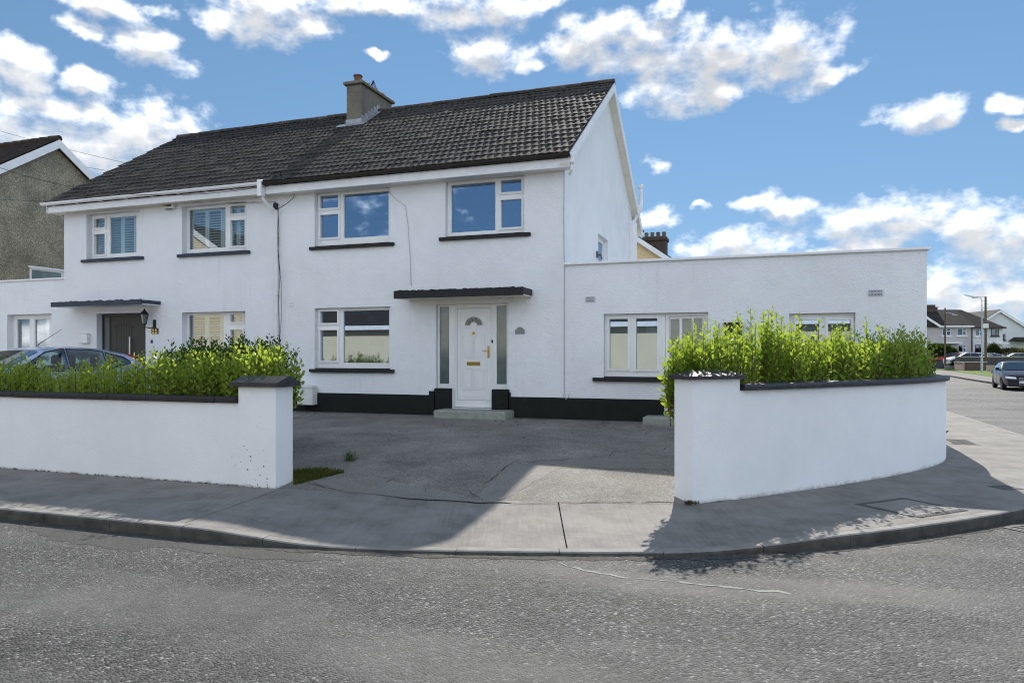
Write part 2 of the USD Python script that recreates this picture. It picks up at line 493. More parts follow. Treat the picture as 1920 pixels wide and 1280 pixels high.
def slab_concrete(name, color, amount=0.18, brush=(1, 0, 0)):
    """tamped concrete: broom lines, blotches, dark pits"""
    n = {"geo": ("geometry", {}),
         "mp": ("mapping", {"mapping_type": "texture", "rotation": (0, 0, math.radians(19)), "scale": (1 / 34.0, 1 / 1.6, 0.5)}),
         "bl": ("noise_texture", {"scale": 1.0, "detail": 4.0, "roughness": 0.6}),
         "bo": ("noise_texture", {"scale": 1.6, "detail": 8.0, "roughness": 0.72}),
         "gr": ("noise_texture", {"scale": 140.0, "detail": 3.0, "roughness": 0.7}),
         "a1": ("math", {"math_type": "multiply_add", "value2": 0.30}),
         "a2": ("math", {"math_type": "multiply_add", "value2": 0.35}),
         "a3": ("math", {"math_type": "multiply", "value2": 1.06}),
         "ra": ("rgb_ramp", {"ramp": [(0.62, tuple(c * (1 - amount * 1.6) for c in color)), (0.85, color), (1.0, tuple(c * (1 + amount) for c in color))]}),
         "vp": ("voronoi_texture", {"scale": 17.0}),
         "vs": ("separate_color", {"color_type": "rgb"}),
         "vt": ("math", {"math_type": "multiply", "value2": 0.11}),
         "vl": ("math", {"math_type": "less_than"}),
         "px": ("mix_color", {"b": tuple(c * 0.5 for c in color)}),
         "bm": ("bump", {"strength": 1.0, "distance": 0.004}),
         "p": ("principled_bsdf", {"roughness": 0.85, "specular_ior_level": 0.3})}
    L = [("geo.position", "mp.vector"), ("mp.vector", "bl.vector"), ("geo.position", "bo.vector"), ("geo.position", "gr.vector"), ("bl.fac", "a1.value1"), ("bo.fac", "a1.value3"),
         ("gr.fac", "a2.value1"), ("a1.value", "a2.value3"), ("a2.value", "a3.value1"), ("a3.value", "ra.fac"), ("geo.position", "vp.vector"), ("vp.color", "vs.color"), ("vs.r", "vt.value1"),
         ("vp.distance", "vl.value1"), ("vt.value", "vl.value2"), ("ra.color", "px.a"), ("px.result", "p.base_color"), ("a2.value", "bm.height"), ("bm.normal", "p.normal")]
    # few pits only: fade them by blotch
    n["pf"] = ("math", {"math_type": "multiply", "value2": 0.18})
    L += [("vl.value", "pf.value1"), ("pf.value", "px.fac")]
    look(name, n, L, "p.BSDF")


WHITE = (0.835, 0.845, 0.86)
render_wall("white_roughcast", WHITE, bump=0.015, scale=30.0, dirt=0.09, streak=0.12)
render_wall("white_roughcast_aged", (0.81, 0.82, 0.835), bump=0.012, scale=36.0, dirt=0.07, streak=0.16)
render_wall("white_smooth", WHITE, bump=0.004, scale=32.0, dirt=0.08, streak=0.04, base_dirt=(-0.02, 0.07))
render_wall("white_smooth_specked", (0.835, 0.845, 0.86), bump=0.004, scale=32.0, dirt=0.08, streak=0.05, base_dirt=(-0.02, 0.06), specks=(-5.95, 7.3, 0.28, 0.8))
render_wall("cream_plaster", (0.70, 0.60, 0.42), bump=0.004, scale=40.0, dirt=0.08, streak=0.06)
render_wall("yellow_plaster", (0.78, 0.60, 0.34), bump=0.004, scale=40.0, dirt=0.05, streak=0.04)
render_wall("grey_pink_plaster", (0.52, 0.48, 0.47), bump=0.004, scale=40.0, dirt=0.08, streak=0.08)
render_wall("far_white_plaster", (0.66, 0.66, 0.68), bump=0.004, scale=40.0, dirt=0.06, streak=0.06)
render_wall("chimney_render", (0.21, 0.19, 0.15), bump=0.008, scale=30.0, dirt=0.45, streak=0.5)
granular("pebbledash", [(0.0, (0.1566, 0.1375, 0.0940)), (0.45, (0.2566, 0.2279, 0.1610)), (0.85, (0.3306, 0.3001, 0.2175)), (1.0, (0.4785, 0.4481, 0.3654))], 0.026, 0.008, patch=(0.7, 1.25), patch_scale=1.6)
plain("white_pvc", (0.82, 0.82, 0.81), 0.28, 0.5, vary=(3, 0.02))
plain("white_paint", (0.80, 0.80, 0.80), 0.45, 0.4, vary=(6, 0.07), bumps=(40, 0.0008))
plain("gutter_white", (0.78, 0.78, 0.77), 0.35, 0.5, vary=(7, 0.06))
plain("gutter_iron", (0.022, 0.016, 0.013), 0.65, 0.4, vary=(4, 0.5), bumps=(50, 0.001))
plain("soffit_cream", (0.72, 0.68, 0.58), 0.6, 0.3, vary=(5, 0.1))
plain("black_paint", (0.008, 0.0085, 0.008), 0.55, 0.4, vary=(8, 0.4), bumps=(30, 0.004))
plain("plinth_paint", (0.0080, 0.0096, 0.0072), 0.75, 0.3, vary=(5, 0.4), bumps=(38, 0.006))
plain("slate_blue_paint", (0.024, 0.036, 0.056), 0.5, 0.4, vary=(9, 0.3), bumps=(30, 0.002))
plain("coping_black", (0.013, 0.013, 0.014), 0.6, 0.4, vary=(10, 0.6), bumps=(26, 0.006))
plain("coping_grey", (0.024, 0.024, 0.027), 0.5, 0.45, vary=(14, 0.6), bumps=(32, 0.007))
plain("step_concrete", (0.30, 0.31, 0.27), 0.85, 0.3, vary=(9, 0.25), bumps=(60, 0.004))
slab_concrete("pavement_concrete", (0.2375, 0.2222, 0.2017), 0.24)


def kerb_look():  # upright faces get a darker ramp: their shade is put into the colour
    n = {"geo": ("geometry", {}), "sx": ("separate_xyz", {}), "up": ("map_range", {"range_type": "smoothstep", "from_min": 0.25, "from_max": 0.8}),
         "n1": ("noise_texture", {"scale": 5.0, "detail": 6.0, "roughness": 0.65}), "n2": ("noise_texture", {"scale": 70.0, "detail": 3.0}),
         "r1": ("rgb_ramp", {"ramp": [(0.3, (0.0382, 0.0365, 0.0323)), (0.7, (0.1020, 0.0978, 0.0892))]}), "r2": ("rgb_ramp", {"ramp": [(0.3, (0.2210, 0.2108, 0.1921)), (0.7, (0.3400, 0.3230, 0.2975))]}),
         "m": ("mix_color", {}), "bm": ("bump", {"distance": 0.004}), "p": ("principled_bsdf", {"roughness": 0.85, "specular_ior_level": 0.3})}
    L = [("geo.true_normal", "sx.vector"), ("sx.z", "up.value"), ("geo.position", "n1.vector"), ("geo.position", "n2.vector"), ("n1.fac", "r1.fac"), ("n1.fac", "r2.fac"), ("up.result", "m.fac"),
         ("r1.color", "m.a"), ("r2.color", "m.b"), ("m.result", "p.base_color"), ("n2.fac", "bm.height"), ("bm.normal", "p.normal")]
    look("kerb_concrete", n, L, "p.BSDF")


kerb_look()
granular("drive_concrete", [(0.0, (0.1719, 0.1574, 0.1375)), (0.5, (0.2446, 0.2261, 0.1997)), (0.9, (0.2975, 0.2777, 0.2479)), (1.0, (0.3835, 0.3637, 0.3306))], 0.014, 0.004, patch=(0.66, 1.28), patch_scale=1.3)
granular("drive_patch", [(0.0, (0.2088, 0.1949, 0.1740)), (0.6, (0.2575, 0.2408, 0.2158)), (1.0, (0.3062, 0.2888, 0.2610))], 0.012, 0.003, patch=(0.85, 1.15), patch_scale=1.8)


def asphalt_look():
    n = {"geo": ("geometry", {}),
         "v": ("voronoi_texture", {"scale": 58.0, "feature": "f1"}), "sc": ("separate_color", {"color_type": "rgb"}),
         "chip": ("rgb_ramp", {"ramp": [(0.0, (0.0418, 0.0404, 0.0376)), (0.4, (0.1009, 0.0981, 0.0926)), (0.84, (0.1566, 0.1517, 0.1434)), (0.95, (0.2227, 0.2158, 0.2053)), (1.0, (0.4176, 0.4106, 0.3967))]}),
         "f": ("noise_texture", {"scale": 110.0, "detail": 4.0, "roughness": 0.7}), "fine": ("rgb_ramp", {"ramp": [(0.3, (0.0679, 0.0659, 0.0618)), (0.7, (0.1391, 0.1350, 0.1275))]}),
         "tm": ("mapping", {"mapping_type": "texture", "rotation": (0, 0, math.radians(6)), "scale": (1 / 0.16, 1 / 0.75, 1.0)}),
         "tn": ("noise_texture", {"scale": 1.0, "detail": 5.0, "roughness": 0.6}), "tr": ("map_range", {"range_type": "smoothstep", "from_min": 0.36, "from_max": 0.60, "to_min": 0.25, "to_max": 0.95}),
         "m": ("mix_color", {}),
         "pn": ("noise_texture", {"scale": 0.9, "detail": 7.0, "roughness": 0.68}), "pr": ("map_range", {"from_min": 0.28, "from_max": 0.72, "to_min": 0.66, "to_max": 1.28}), "h": ("hsv", {}),
         "on": ("noise_texture", {"scale": 1.7, "detail": 3.0, "roughness": 0.5}), "orr": ("map_range", {"range_type": "smoothstep", "from_min": 0.66, "from_max": 0.74, "to_min": 0.0, "to_max": 0.35}), "o": ("mix_color", {"b": (0.05, 0.049, 0.047)}),
         "hh": ("math", {"math_type": "multiply_add", "value2": -1.3}), "hm": ("math", {"math_type": "multiply"}), "bm": ("bump", {"strength": 1.0, "distance": 0.013}),
         "p": ("principled_bsdf", {"roughness": 0.75, "specular_ior_level": 0.35})}
    L = [("geo.position", "v.vector"), ("v.color", "sc.color"), ("sc.r", "chip.fac"), ("geo.position", "f.vector"), ("f.fac", "fine.fac"), ("geo.position", "tm.vector"), ("tm.vector", "tn.vector"), ("tn.fac", "tr.value"),
         ("tr.result", "m.fac"), ("fine.color", "m.a"), ("chip.color", "m.b"), ("geo.position", "pn.vector"), ("pn.fac", "pr.value"), ("m.result", "h.color"), ("pr.result", "h.value"), ("geo.position", "on.vector"), ("on.fac", "orr.value"),
         ("orr.result", "o.fac"), ("h.color", "o.a"), ("o.result", "p.base_color"), ("v.distance", "hh.value1"), ("f.fac", "hh.value3"), ("hh.value", "hm.value1"), ("tr.result", "hm.value2"), ("hm.value", "bm.height"), ("bm.normal", "p.normal")]
    look("asphalt", n, L, "p.BSDF")


asphalt_look()
granular("asphalt_smooth", [(0.0, (0.0555, 0.0532, 0.0496)), (0.6, (0.0851, 0.0821, 0.0769)), (1.0, (0.1257, 0.1221, 0.1147))], 0.009, 0.003, patch=(0.8, 1.2), patch_scale=1.2)
plain("soil", (0.07, 0.055, 0.04), 0.95, 0.2, vary=(3, 0.5), bumps=(20, 0.03))
plain("turf", (0.13, 0.21, 0.028), 0.9, 0.2, vary=(6, 0.45), bumps=(60, 0.03))
plain("channel_grime", (0.085, 0.08, 0.07), 0.9, 0.2, vary=(14, 0.5), bumps=(60, 0.004))
plain("joint_dark", (0.035, 0.034, 0.03), 0.95, 0.2, vary=(30, 0.5))
plain("cast_iron", (0.05, 0.048, 0.046), 0.6, 0.5, vary=(20, 0.4), bumps=(60, 0.002))
plain("terracotta", (0.17, 0.08, 0.055), 0.8, 0.3, vary=(12, 0.35))
plain("lead", (0.30, 0.31, 0.33), 0.5, 0.5, vary=(6, 0.45), bumps=(14, 0.01))
plain("galvanised", (0.42, 0.43, 0.44), 0.45, 0.5, metal=0.4, vary=(6, 0.2))
plain("timber_pole", (0.12, 0.085, 0.055), 0.85, 0.3, vary=(9, 0.4), bumps=(20, 0.01))
plain("black_plastic", (0.012, 0.012, 0.013), 0.4, 0.5)
plain("black_metal", (0.010, 0.010, 0.011), 0.35, 0.5)
plain("brass", (0.80, 0.52, 0.12), 0.28, 0.5, metal=1.0, vary=(30, 0.15))
plain("steel", (0.62, 0.62, 0.60), 0.3, 0.5, metal=1.0)
plain("grey_door", (0.045, 0.042, 0.037), 0.5, 0.4, vary=(14, 0.15), bumps=(60, 0.0008))
plain("vent_grey", (0.55, 0.56, 0.60), 0.6, 0.3)
plain("vent_hole", (0.16, 0.165, 0.18), 0.8, 0.2)
plain("plaque_slate", (0.22, 0.255, 0.25), 0.6, 0.4, vary=(30, 0.3))
plain("meter_plastic", (0.70, 0.70, 0.66), 0.5, 0.4, vary=(5, 0.08))
plain("alarm_yellow", (0.36, 0.30, 0.03), 0.4)
plain("alarm_green", (0.04, 0.12, 0.09), 0.4)
plain("alarm_blue", (0.02, 0.06, 0.09), 0.4)
plain("room_wall", (0.42, 0.39, 0.34), 0.9, 0.2, vary=(2, 0.15))
plain("blind_white", (0.78, 0.79, 0.80), 0.5, 0.3)
plain("blind_cream", (0.50, 0.44, 0.33), 0.7, 0.2, vary=(3, 0.06))
plain("paper", (0.85, 0.85, 0.84), 0.8, 0.2)
plain("red_lens", (0.45, 0.012, 0.015), 0.2, 0.6, coat=0.5)
plain("clear_lens", (0.70, 0.72, 0.74), 0.12, 0.7, coat=1.0)
plain("amber_lens", (0.6, 0.2, 0.02), 0.2, 0.6)
plain("tyre", (0.014, 0.014, 0.014), 0.8, 0.3)
plain("alloy", (0.55, 0.55, 0.56), 0.3, 0.5, metal=0.9)
plain("car_trim", (0.012, 0.012, 0.013), 0.45, 0.4)
plain("car_seat", (0.03, 0.032, 0.036), 0.85, 0.2)
plain("car_plate", (0.75, 0.75, 0.75), 0.4)
plain("plate_ink", (0.02, 0.02, 0.03), 0.5)
plain("paint_blue", (0.36, 0.47, 0.72), 0.25, 0.5, metal=0.35, coat=1.0)
plain("paint_black", (0.004, 0.004, 0.005), 0.25, 0.4, coat=0.25)
plain("paint_red", (0.42, 0.015, 0.02), 0.25, 0.5, coat=1.0)
plain("paint_white", (0.75, 0.76, 0.78), 0.25, 0.5, coat=1.0)
plain("paint_silver", (0.42, 0.45, 0.48), 0.28, 0.5, metal=0.5, coat=1.0)
plain("paint_navy", (0.02, 0.03, 0.055), 0.22, 0.5, coat=1.0)
plain("far_roof", (0.038, 0.033, 0.029), 0.85, 0.25, vary=(1.5, 0.3), bumps=(9, 0.03))
plain("far_frame_brown", (0.05, 0.03, 0.022), 0.5, 0.4)
plain("door_redbrown", (0.09, 0.022, 0.018), 0.5, 0.4)
plain("wall_brown", (0.10, 0.070, 0.056), 0.9, 0.2, vary=(6, 0.3), bumps=(20, 0.01))  # the low garden wall wears it as painted shade on its front
plain("wall_pink", (0.42, 0.31, 0.26), 0.9, 0.2, vary=(6, 0.15), bumps=(20, 0.01))
plain("wall_dark", (0.075, 0.075, 0.078), 0.9, 0.2, vary=(6, 0.3), bumps=(20, 0.01))
plain("coping_pale", (0.46, 0.43, 0.36), 0.8, 0.3, vary=(8, 0.2))
plain("pavement_far", (0.2218, 0.1991, 0.1795), 0.9, 0.3, vary=(2.5, 0.12), bumps=(60, 0.004))
plain("stem_bark", (0.11, 0.075, 0.04), 0.85, 0.2)
plain("cable", (0.02, 0.02, 0.022), 0.6, 0.4)
plain("cable_grey", (0.35, 0.36, 0.38), 0.6, 0.4)
plain("litter_leaf", (0.07, 0.045, 0.025), 0.8, 0.2, island=0.5)
glazing("glass", (0.66, 0.80, 1.0), 0.36)
glazing("glass_blinds", (0.95, 0.98, 1.0), 0.16, clear=(0.88, 0.92, 0.92))


def frosted(name):
    n = {"geo": ("geometry", {}), "ns": ("noise_texture", {"scale": 3.0, "detail": 3.0}), "rr": ("rgb_ramp", {"ramp": [(0.3, (0.05, 0.072, 0.066)), (0.7, (0.12, 0.155, 0.143))]}),
         "d": ("diffuse_bsdf", {}), "g": ("glossy_bsdf", {"color": (0.9, 0.95, 0.95), "roughness": 0.22}), "t": ("transparent_bsdf", {"color": (0.5, 0.6, 0.58)}), "m1": ("mix_closure", {"fac": 0.3}), "m2": ("mix_closure", {"fac": 0.22})}
    L = [("geo.position", "ns.vector"), ("ns.fac", "rr.fac"), ("rr.color", "d.color"), ("d.BSDF", "m1.closure1"), ("t.BSDF", "m1.closure2"), ("m1.closure", "m2.closure1"), ("g.BSDF", "m2.closure2")]
    look(name, n, L, "m2.closure")


frosted("glass_obscure")
glazing("glass_far", (0.75, 0.88, 1.0), 0.12, clear=(0.35, 0.38, 0.4))
glazing("car_glass", (0.92, 0.97, 1.0), 0.10, clear=(0.55, 0.70, 0.70))
plain("car_glass_dark", (0.012, 0.018, 0.020), 0.05, 0.8, coat=1.0)
leafy("leaf_bright", (0.21, 0.33, 0.045), (0.70, 0.88, 0.09), gloss=0.5)
leafy("leaf_painted_sun", (0.30, 0.42, 0.055), (0.75, 0.92, 0.10), gloss=0.5)  # paler copy of the leaf, sunlight put into its colour
leafy("leaf_deep", (0.075, 0.14, 0.03), (0.18, 0.30, 0.04))  # deep green; the rear hedge takes it as painted shade
leafy("leaf_far", (0.05, 0.085, 0.02), (0.10, 0.15, 0.03))
leafy("leaf_olive", (0.14, 0.13, 0.04), (0.16, 0.16, 0.04))
leafy("grass_blade", (0.30, 0.34, 0.07), (0.42, 0.46, 0.08), vary=0.6)


def roof_tile_look():
    n = {"geo": ("geometry", {}), "oi": ("object_info", {}),
         "v": ("noise_texture", {"scale": 7.0, "detail": 6.0, "roughness": 0.65}),
         "r": ("rgb_ramp", {"ramp": [(0.25, (0.0276, 0.0235, 0.0187)), (0.55, (0.0460, 0.0389, 0.0311)), (0.8, (0.0756, 0.0647, 0.0526))]}),
         "m": ("math", {"math_type": "multiply_add", "value2": 1.1, "value3": 0.5}),
         "w": ("white_noise_texture", {"dimensions": "1D"}),
         "ia": ("math", {"math_type": "add"}),
         "h": ("hsv", {}),
         "l": ("voronoi_texture", {"scale": 26.0}), "ls": ("separate_color", {"color_type": "rgb"}), "lt": ("math", {"math_type": "multiply_add", "value2": 0.9, "value3": -0.62}), "ll": ("math", {"math_type": "less_than"}),
         "lx": ("mix_color", {"b": (0.36, 0.36, 0.33)}),
         "b": ("noise_texture", {"scale": 55.0, "detail": 4.0}), "bm": ("bump", {"distance": 0.004}),
         "p": ("principled_bsdf", {"roughness": 0.8, "specular_ior_level": 0.35})}
    L = [("geo.position", "v.vector"), ("v.fac", "r.fac"), ("geo.random_per_island", "ia.value1"), ("oi.random", "ia.value2"), ("ia.value", "w.w"), ("w.value", "m.value1"), ("r.color", "h.color"), ("m.value", "h.value"),
         ("geo.position", "l.vector"), ("l.color", "ls.color"), ("ls.r", "lt.value1"), ("l.distance", "ll.value1"), ("lt.value", "ll.value2"), ("ll.value", "lx.fac"), ("h.color", "lx.a"), ("lx.result", "p.base_color"),
         ("geo.position", "b.vector"), ("b.fac", "bm.height"), ("bm.normal", "p.normal")]
    look("roof_tile", n, L, "p.BSDF")


roof_tile_look()

# ------------------------------------------------------------------ setting: ground, road, pavement, drive
ROAD_Z = -0.11
KERB = np.vstack([smooth_curve([(-60, 5.42), (-30, 5.42), (-12, 5.42), (-7.5, 5.42), (-5.4, 5.42), (-4.1, 5.47), (-2.8, 5.72), (-1.67, 6.05), (-0.66, 6.42), (0.30, 6.92), (1.27, 7.68),
                               (2.54, 8.95), (3.6, 10.4), (4.4, 12.0), (4.85, 13.8), (5.02, 16.0), (5.08, 20), (5.1, 30), (5.15, 45), (5.3, 72)], 900)])
WALLLINE = smooth_curve([(-60, 7.36), (-30, 7.36), (-9, 7.36), (-5.68, 7.40), (-3.9, 7.52), (-2.22, 7.72), (-0.75, 8.10), (-0.26, 8.58), (0.30, 9.22), (1.08, 10.15), (1.90, 11.28), (2.55, 12.45),
                         (2.85, 13.6), (2.95, 15.0), (3.0, 18), (3.0, 30), (3.0, 45), (3.1, 72)], 900)


def kerb_z(x, y):
    x = np.asarray(x, float)
    a = np.clip((x + 5.2) / 1.6, 0, 1)
    b = np.clip((0.9 - x) / 1.6, 0, 1)
    d = np.minimum(a, b)
    return -0.078 * d * d * (3 - 2 * d)


def front_line(x):
    return np.interp(x, WALLLINE[:, 0], WALLLINE[:, 1])


def plot_z(x, y):
    f = front_line(x)
    t = np.clip((y - f) / (FACE_Y - f + 1e-6), 0, 1)
    return 0.39 * (1 - (1 - t) ** 2.1)


add(None, "ground", trimesh.Trimesh([(-900, -900, -0.32), (900, -900, -0.32), (900, 900, -0.32), (-900, 900, -0.32)], [(0, 1, 2), (0, 2, 3)], process=False), "soil")
tag("/World/ground", kind="structure")


def along(curve, i0, i1, n):
    return resample(curve[i0:i1 + 1], n)


def nearest(curve, p):
    return int(np.argmin(np.linalg.norm(curve - np.array(p), axis=1)))


# road: one sheet for the street and the side road
k = KERB
road_poly = Polygon(list(map(tuple, k[::3] + np.array([0.0, 0.06]))) + [(5.3, 150), (14.6, 150), (14.6, 72), (14.2, 66), (13.5, 57), (13.1, 49), (13.3, 42), (13.3, 30), (13.3, 14), (13.6, 10), (15.5, 7.2), (19, 5.6), (60, 5.4), (60, -3.2), (-60, -3.2)]).buffer(0)
v2, f2 = trimesh.creation.triangulate_polygon(polys(road_poly)[0], engine="earcut")
road = add(None, "road", trimesh.Trimesh(np.c_[v2, np.full(len(v2), ROAD_Z)], f2, process=False), "asphalt")
tag(road, kind="structure")


def drape(poly, zf, dz, cell=0.35):
    """flat sheet of a polygon laid on a surface"""
    out = []
    x0, y0, x1, y1 = poly.bounds
    for i in range(int((x1 - x0) / cell) + 1):
        for j in range(int((y1 - y0) / cell) + 1):
            c = poly.intersection(rect(x0 + i * cell, y0 + j * cell, x0 + (i + 1) * cell, y0 + (j + 1) * cell))
            for g in polys(c):
                v, f = trimesh.creation.triangulate_polygon(g, engine="earcut")
                out.append(trimesh.Trimesh(np.c_[v, zf(v[:, 0], v[:, 1]) + dz], f, process=False))
    m = cat(out)
    if m.face_normals[:, 2].mean() < 0:
        m.invert()
    return m


def ragged(points, amp=0.06, step=0.12, seed=0):
    g = np.random.default_rng(seed)
    p = np.array(points + points[:1], float)
    q = resample(p, max(8, int(Polygon(points).length / step)))[:-1]
    return Polygon(q + g.normal(0, amp, q.shape)).buffer(0.05).buffer(-0.04)


def ribbon(points, w, zf, dz, seed=0, jitter=0.012, wvary=0.5):
    g = np.random.default_rng(seed)
    p = np.array(points, float)
    n = max(4, int(LineString(p).length / 0.07))
    p = resample(p, n) + g.normal(0, jitter, (n, 2))
    t = np.gradient(p, axis=0)
    t /= np.linalg.norm(t, axis=1, keepdims=True)
    nn = np.stack([-t[:, 1], t[:, 0]], 1)
    ww = (w / 2 * (1 + g.uniform(-wvary, wvary, n)))[:, None]
    a, b = p + nn * ww, p - nn * ww
    v = np.vstack([a, b])
    v = np.c_[v, zf(v[:, 0], v[:, 1]) + dz]
    f = []
    for i in range(n - 1):
        f += [(i, n + i, n + i + 1), (i, n + i + 1, i + 1)]
    return trimesh.Trimesh(v, f, process=False)


flat_road = lambda x, y: np.full(np.shape(x), ROAD_Z)
gp = lambda pts, z: [ground(px, py, z) for px, py in pts]
add(road, "smooth_patch", drape(ragged(gp([(60, 985), (150, 992), (320, 1010), (330, 1024), (250, 1032), (150, 1020), (80, 1004)], ROAD_Z), 0.03, seed=3), flat_road, 0.002), "asphalt_smooth")
add(road, "smooth_patch", drape(ragged(gp([(330, 1012), (480, 1030), (640, 1044), (640, 1052), (470, 1046), (340, 1030)], ROAD_Z), 0.03, seed=4), flat_road, 0.002), "asphalt_smooth")
add(road, "scrape_mark", ribbon(gp([(1048, 1054), (1090, 1068), (1180, 1083), (1270, 1090), (1360, 1100), (1480, 1112)], ROAD_Z), 0.025, flat_road, 0.0025, 7, 0.012, 0.9), "step_concrete")
add(road, "channel_dirt", ribbon(list(map(tuple, KERB[nearest(KERB, (-9, 5.4)):nearest(KERB, (4.2, 11.6)):4] + np.array([0.05, -0.06]))), 0.10, flat_road, 0.003, 8, 0.012, 0.5), "channel_grime")

# pavement: concrete slabs poured between the joints the photograph shows, edged by kerbstones
pave = thing("pavement", kind="structure")
kerb = thing("kerb", kind="structure")
stations = [((x, 5.42), (x, 7.36)) for x in (-30, -26.4, -22.8, -19.2, -15.7, -12.2, -8.8)] + [((-5.4, 5.42), (-5.68, 7.40)), ((-1.65, 6.06), (-2.22, 7.72)), ((2.45, 8.85), (1.25, 10.38)), ((4.55, 12.5), (2.62, 12.6)),
            ((5.03, 16.6), (2.97, 16.0)), ((5.08, 20.5), (3.0, 20)), ((5.09, 25), (3.0, 25)), ((5.1, 30), (3.0, 30)), ((5.13, 38), (3.0, 38)), ((5.2, 50), (3.0, 50)), ((5.3, 70), (3.1, 70))]
SLAB_GRID = []
for (ka, wa), (kb, wb) in zip(stations[:-1], stations[1:]):
    n = 14
    kc, wc = along(KERB, nearest(KERB, ka), nearest(KERB, kb), n), along(WALLLINE, nearest(WALLLINE, wa), nearest(WALLLINE, wb), n)
    t = np.gradient(kc, axis=0)
    t /= np.linalg.norm(t, axis=1, keepdims=True)
    inner = kc + 0.128 * np.stack([-t[:, 1], t[:, 0]], 1)
    L = np.linalg.norm(np.diff(kc, axis=0), axis=1).sum()
    for c in (inner, wc):
        c[0] += (c[1] - c[0]) / np.linalg.norm(c[1] - c[0]) * 0.007
        c[-1] -= (c[-1] - c[-2]) / np.linalg.norm(c[-1] - c[-2]) * 0.007
    s = np.linspace(0, 1, 7)[None, :, None]
    p = inner[:, None] * (1 - s) + wc[:, None] * s
    zk = kerb_z(kc[:, 0], kc[:, 1])[:, None]
    z = zk * (1 - s[..., 0] ** 1.6)
    top = np.concatenate([p, z[..., None]], 2)
    v = top.reshape(-1, 3)
    f = []
    for i in range(n - 1):
        for j in range(6):
            a = i * 7 + j
            f += [(a, a + 7, a + 8), (a, a + 8, a + 1)]
    edge = [(i, 0) for i in range(n)] + [(n - 1, j) for j in range(1, 7)] + [(i, 6) for i in range(n - 2, -1, -1)] + [(0, j) for j in range(5, 0, -1)]
    base = len(v)
    ev = np.array([top[i, j] - [0, 0, 0.14] for i, j in edge])
    m = len(edge)
    for q in range(m):
        a, b = edge[q][0] * 7 + edge[q][1], edge[(q + 1) % m][0] * 7 + edge[(q + 1) % m][1]
        f += [(a, base + q, base + (q + 1) % m), (a, base + (q + 1) % m, b)]
    mesh = trimesh.Trimesh(np.vstack([v, ev]), f, process=False)
    if mesh.face_normals[:10, 2].mean() < 0:
        mesh.invert()
    add(pave, "concrete_slab", mesh, "pavement_concrete")
    SLAB_GRID.append(top)
add(pave, "joint_bed", [sweep(np.vstack([(-60, 6.45), (-5.4, 6.45), (-1.9, 6.95), (1.9, 9.6), (3.4, 12.4), (4.0, 16), (4.1, 70)]), [(-0.7, -0.16), (-0.7, -0.11), (0.7, -0.04), (0.7, -0.16)])], "joint_dark")
i = nearest(KERB, (-14, 5.42))
step = 0.0
ks = np.r_[0, np.cumsum(np.linalg.norm(np.diff(KERB, axis=0), axis=1))]
start, end, stone = ks[nearest(KERB, (-14.4, 5.42))], ks[nearest(KERB, (5.1, 34))], 0.915
PROFILE = [(0.012, -0.24), (0.004, -0.03), (0.010, -0.010), (0.024, 0.0), (0.124, 0.001), (0.124, -0.24)]
g = np.random.default_rng(5)
q = start
while q < end:
    e = q + stone - 0.006
    pts = np.stack([np.interp(np.linspace(q, e, 5), ks, KERB[:, c]) for c in (0, 1)], 1)
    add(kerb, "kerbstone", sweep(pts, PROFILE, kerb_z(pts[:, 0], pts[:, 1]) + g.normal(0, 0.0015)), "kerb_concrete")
    q += stone
for a, b in (((-60, 5.42), (-14.4, 5.42)), ((5.1, 34), (5.3, 72))):
    c = along(KERB, nearest(KERB, a), nearest(KERB, b), 20)
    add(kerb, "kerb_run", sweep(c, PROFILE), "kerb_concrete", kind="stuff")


def pave_z(x, y):
    x, y = np.atleast_1d(x), np.atleast_1d(y)
    pts = np.concatenate([t.reshape(-1, 3) for t in SLAB_GRID])
    d = (pts[None, :, 0] - x[:, None]) ** 2 + (pts[None, :, 1] - y[:, None]) ** 2
    idx = np.argsort(d, axis=1)[:, :4]
    w = 1 / (np.take_along_axis(d, idx, 1) + 1e-6)
    return (pts[idx, 2] * w).sum(1) / w.sum(1)


# drives and gardens: one rising sheet per plot
def plot_sheet(x0, x1, nx, y_end=FACE_Y + 0.1, ny=26):
    xs = np.linspace(x0, x1, nx)
    v, f = [], []
    for x in xs:
        fy = front_line(x) + 0.004
        for y in fy + (y_end - fy) * np.linspace(0, 1, ny) ** 1.3:
            v.append((x, y, float(plot_z(x, y))))
    for i in range(nx - 1):
        for j in range(ny - 1):
            a = i * ny + j
            f += [(a, a + ny, a + ny + 1), (a, a + ny + 1, a + 1)]
    return trimesh.Trimesh(v, f, process=False)


add(None, "driveway", plot_sheet(-10.4, -0.3, 60), "drive_concrete", smooth=True)
add(None, "front_garden", plot_sheet(-0.3, 2.92, 26), "soil", smooth=True)
add(None, "neighbour_driveway", plot_sheet(-40, -10.4, 50), "drive_concrete", smooth=True)
tag("/World/neighbour_driveway", kind="structure")
DRV, GAR = "/World/driveway", "/World/front_garden"
tag(DRV, kind="structure")
tag(GAR, kind="structure")
dz = lambda x, y: plot_z(x, y)


def dpt(px, py):
    z = 0.1
    for _ in range(12):
        x, y = ground(px, py, z)
        z = float(plot_z(x, y))
    return x, y


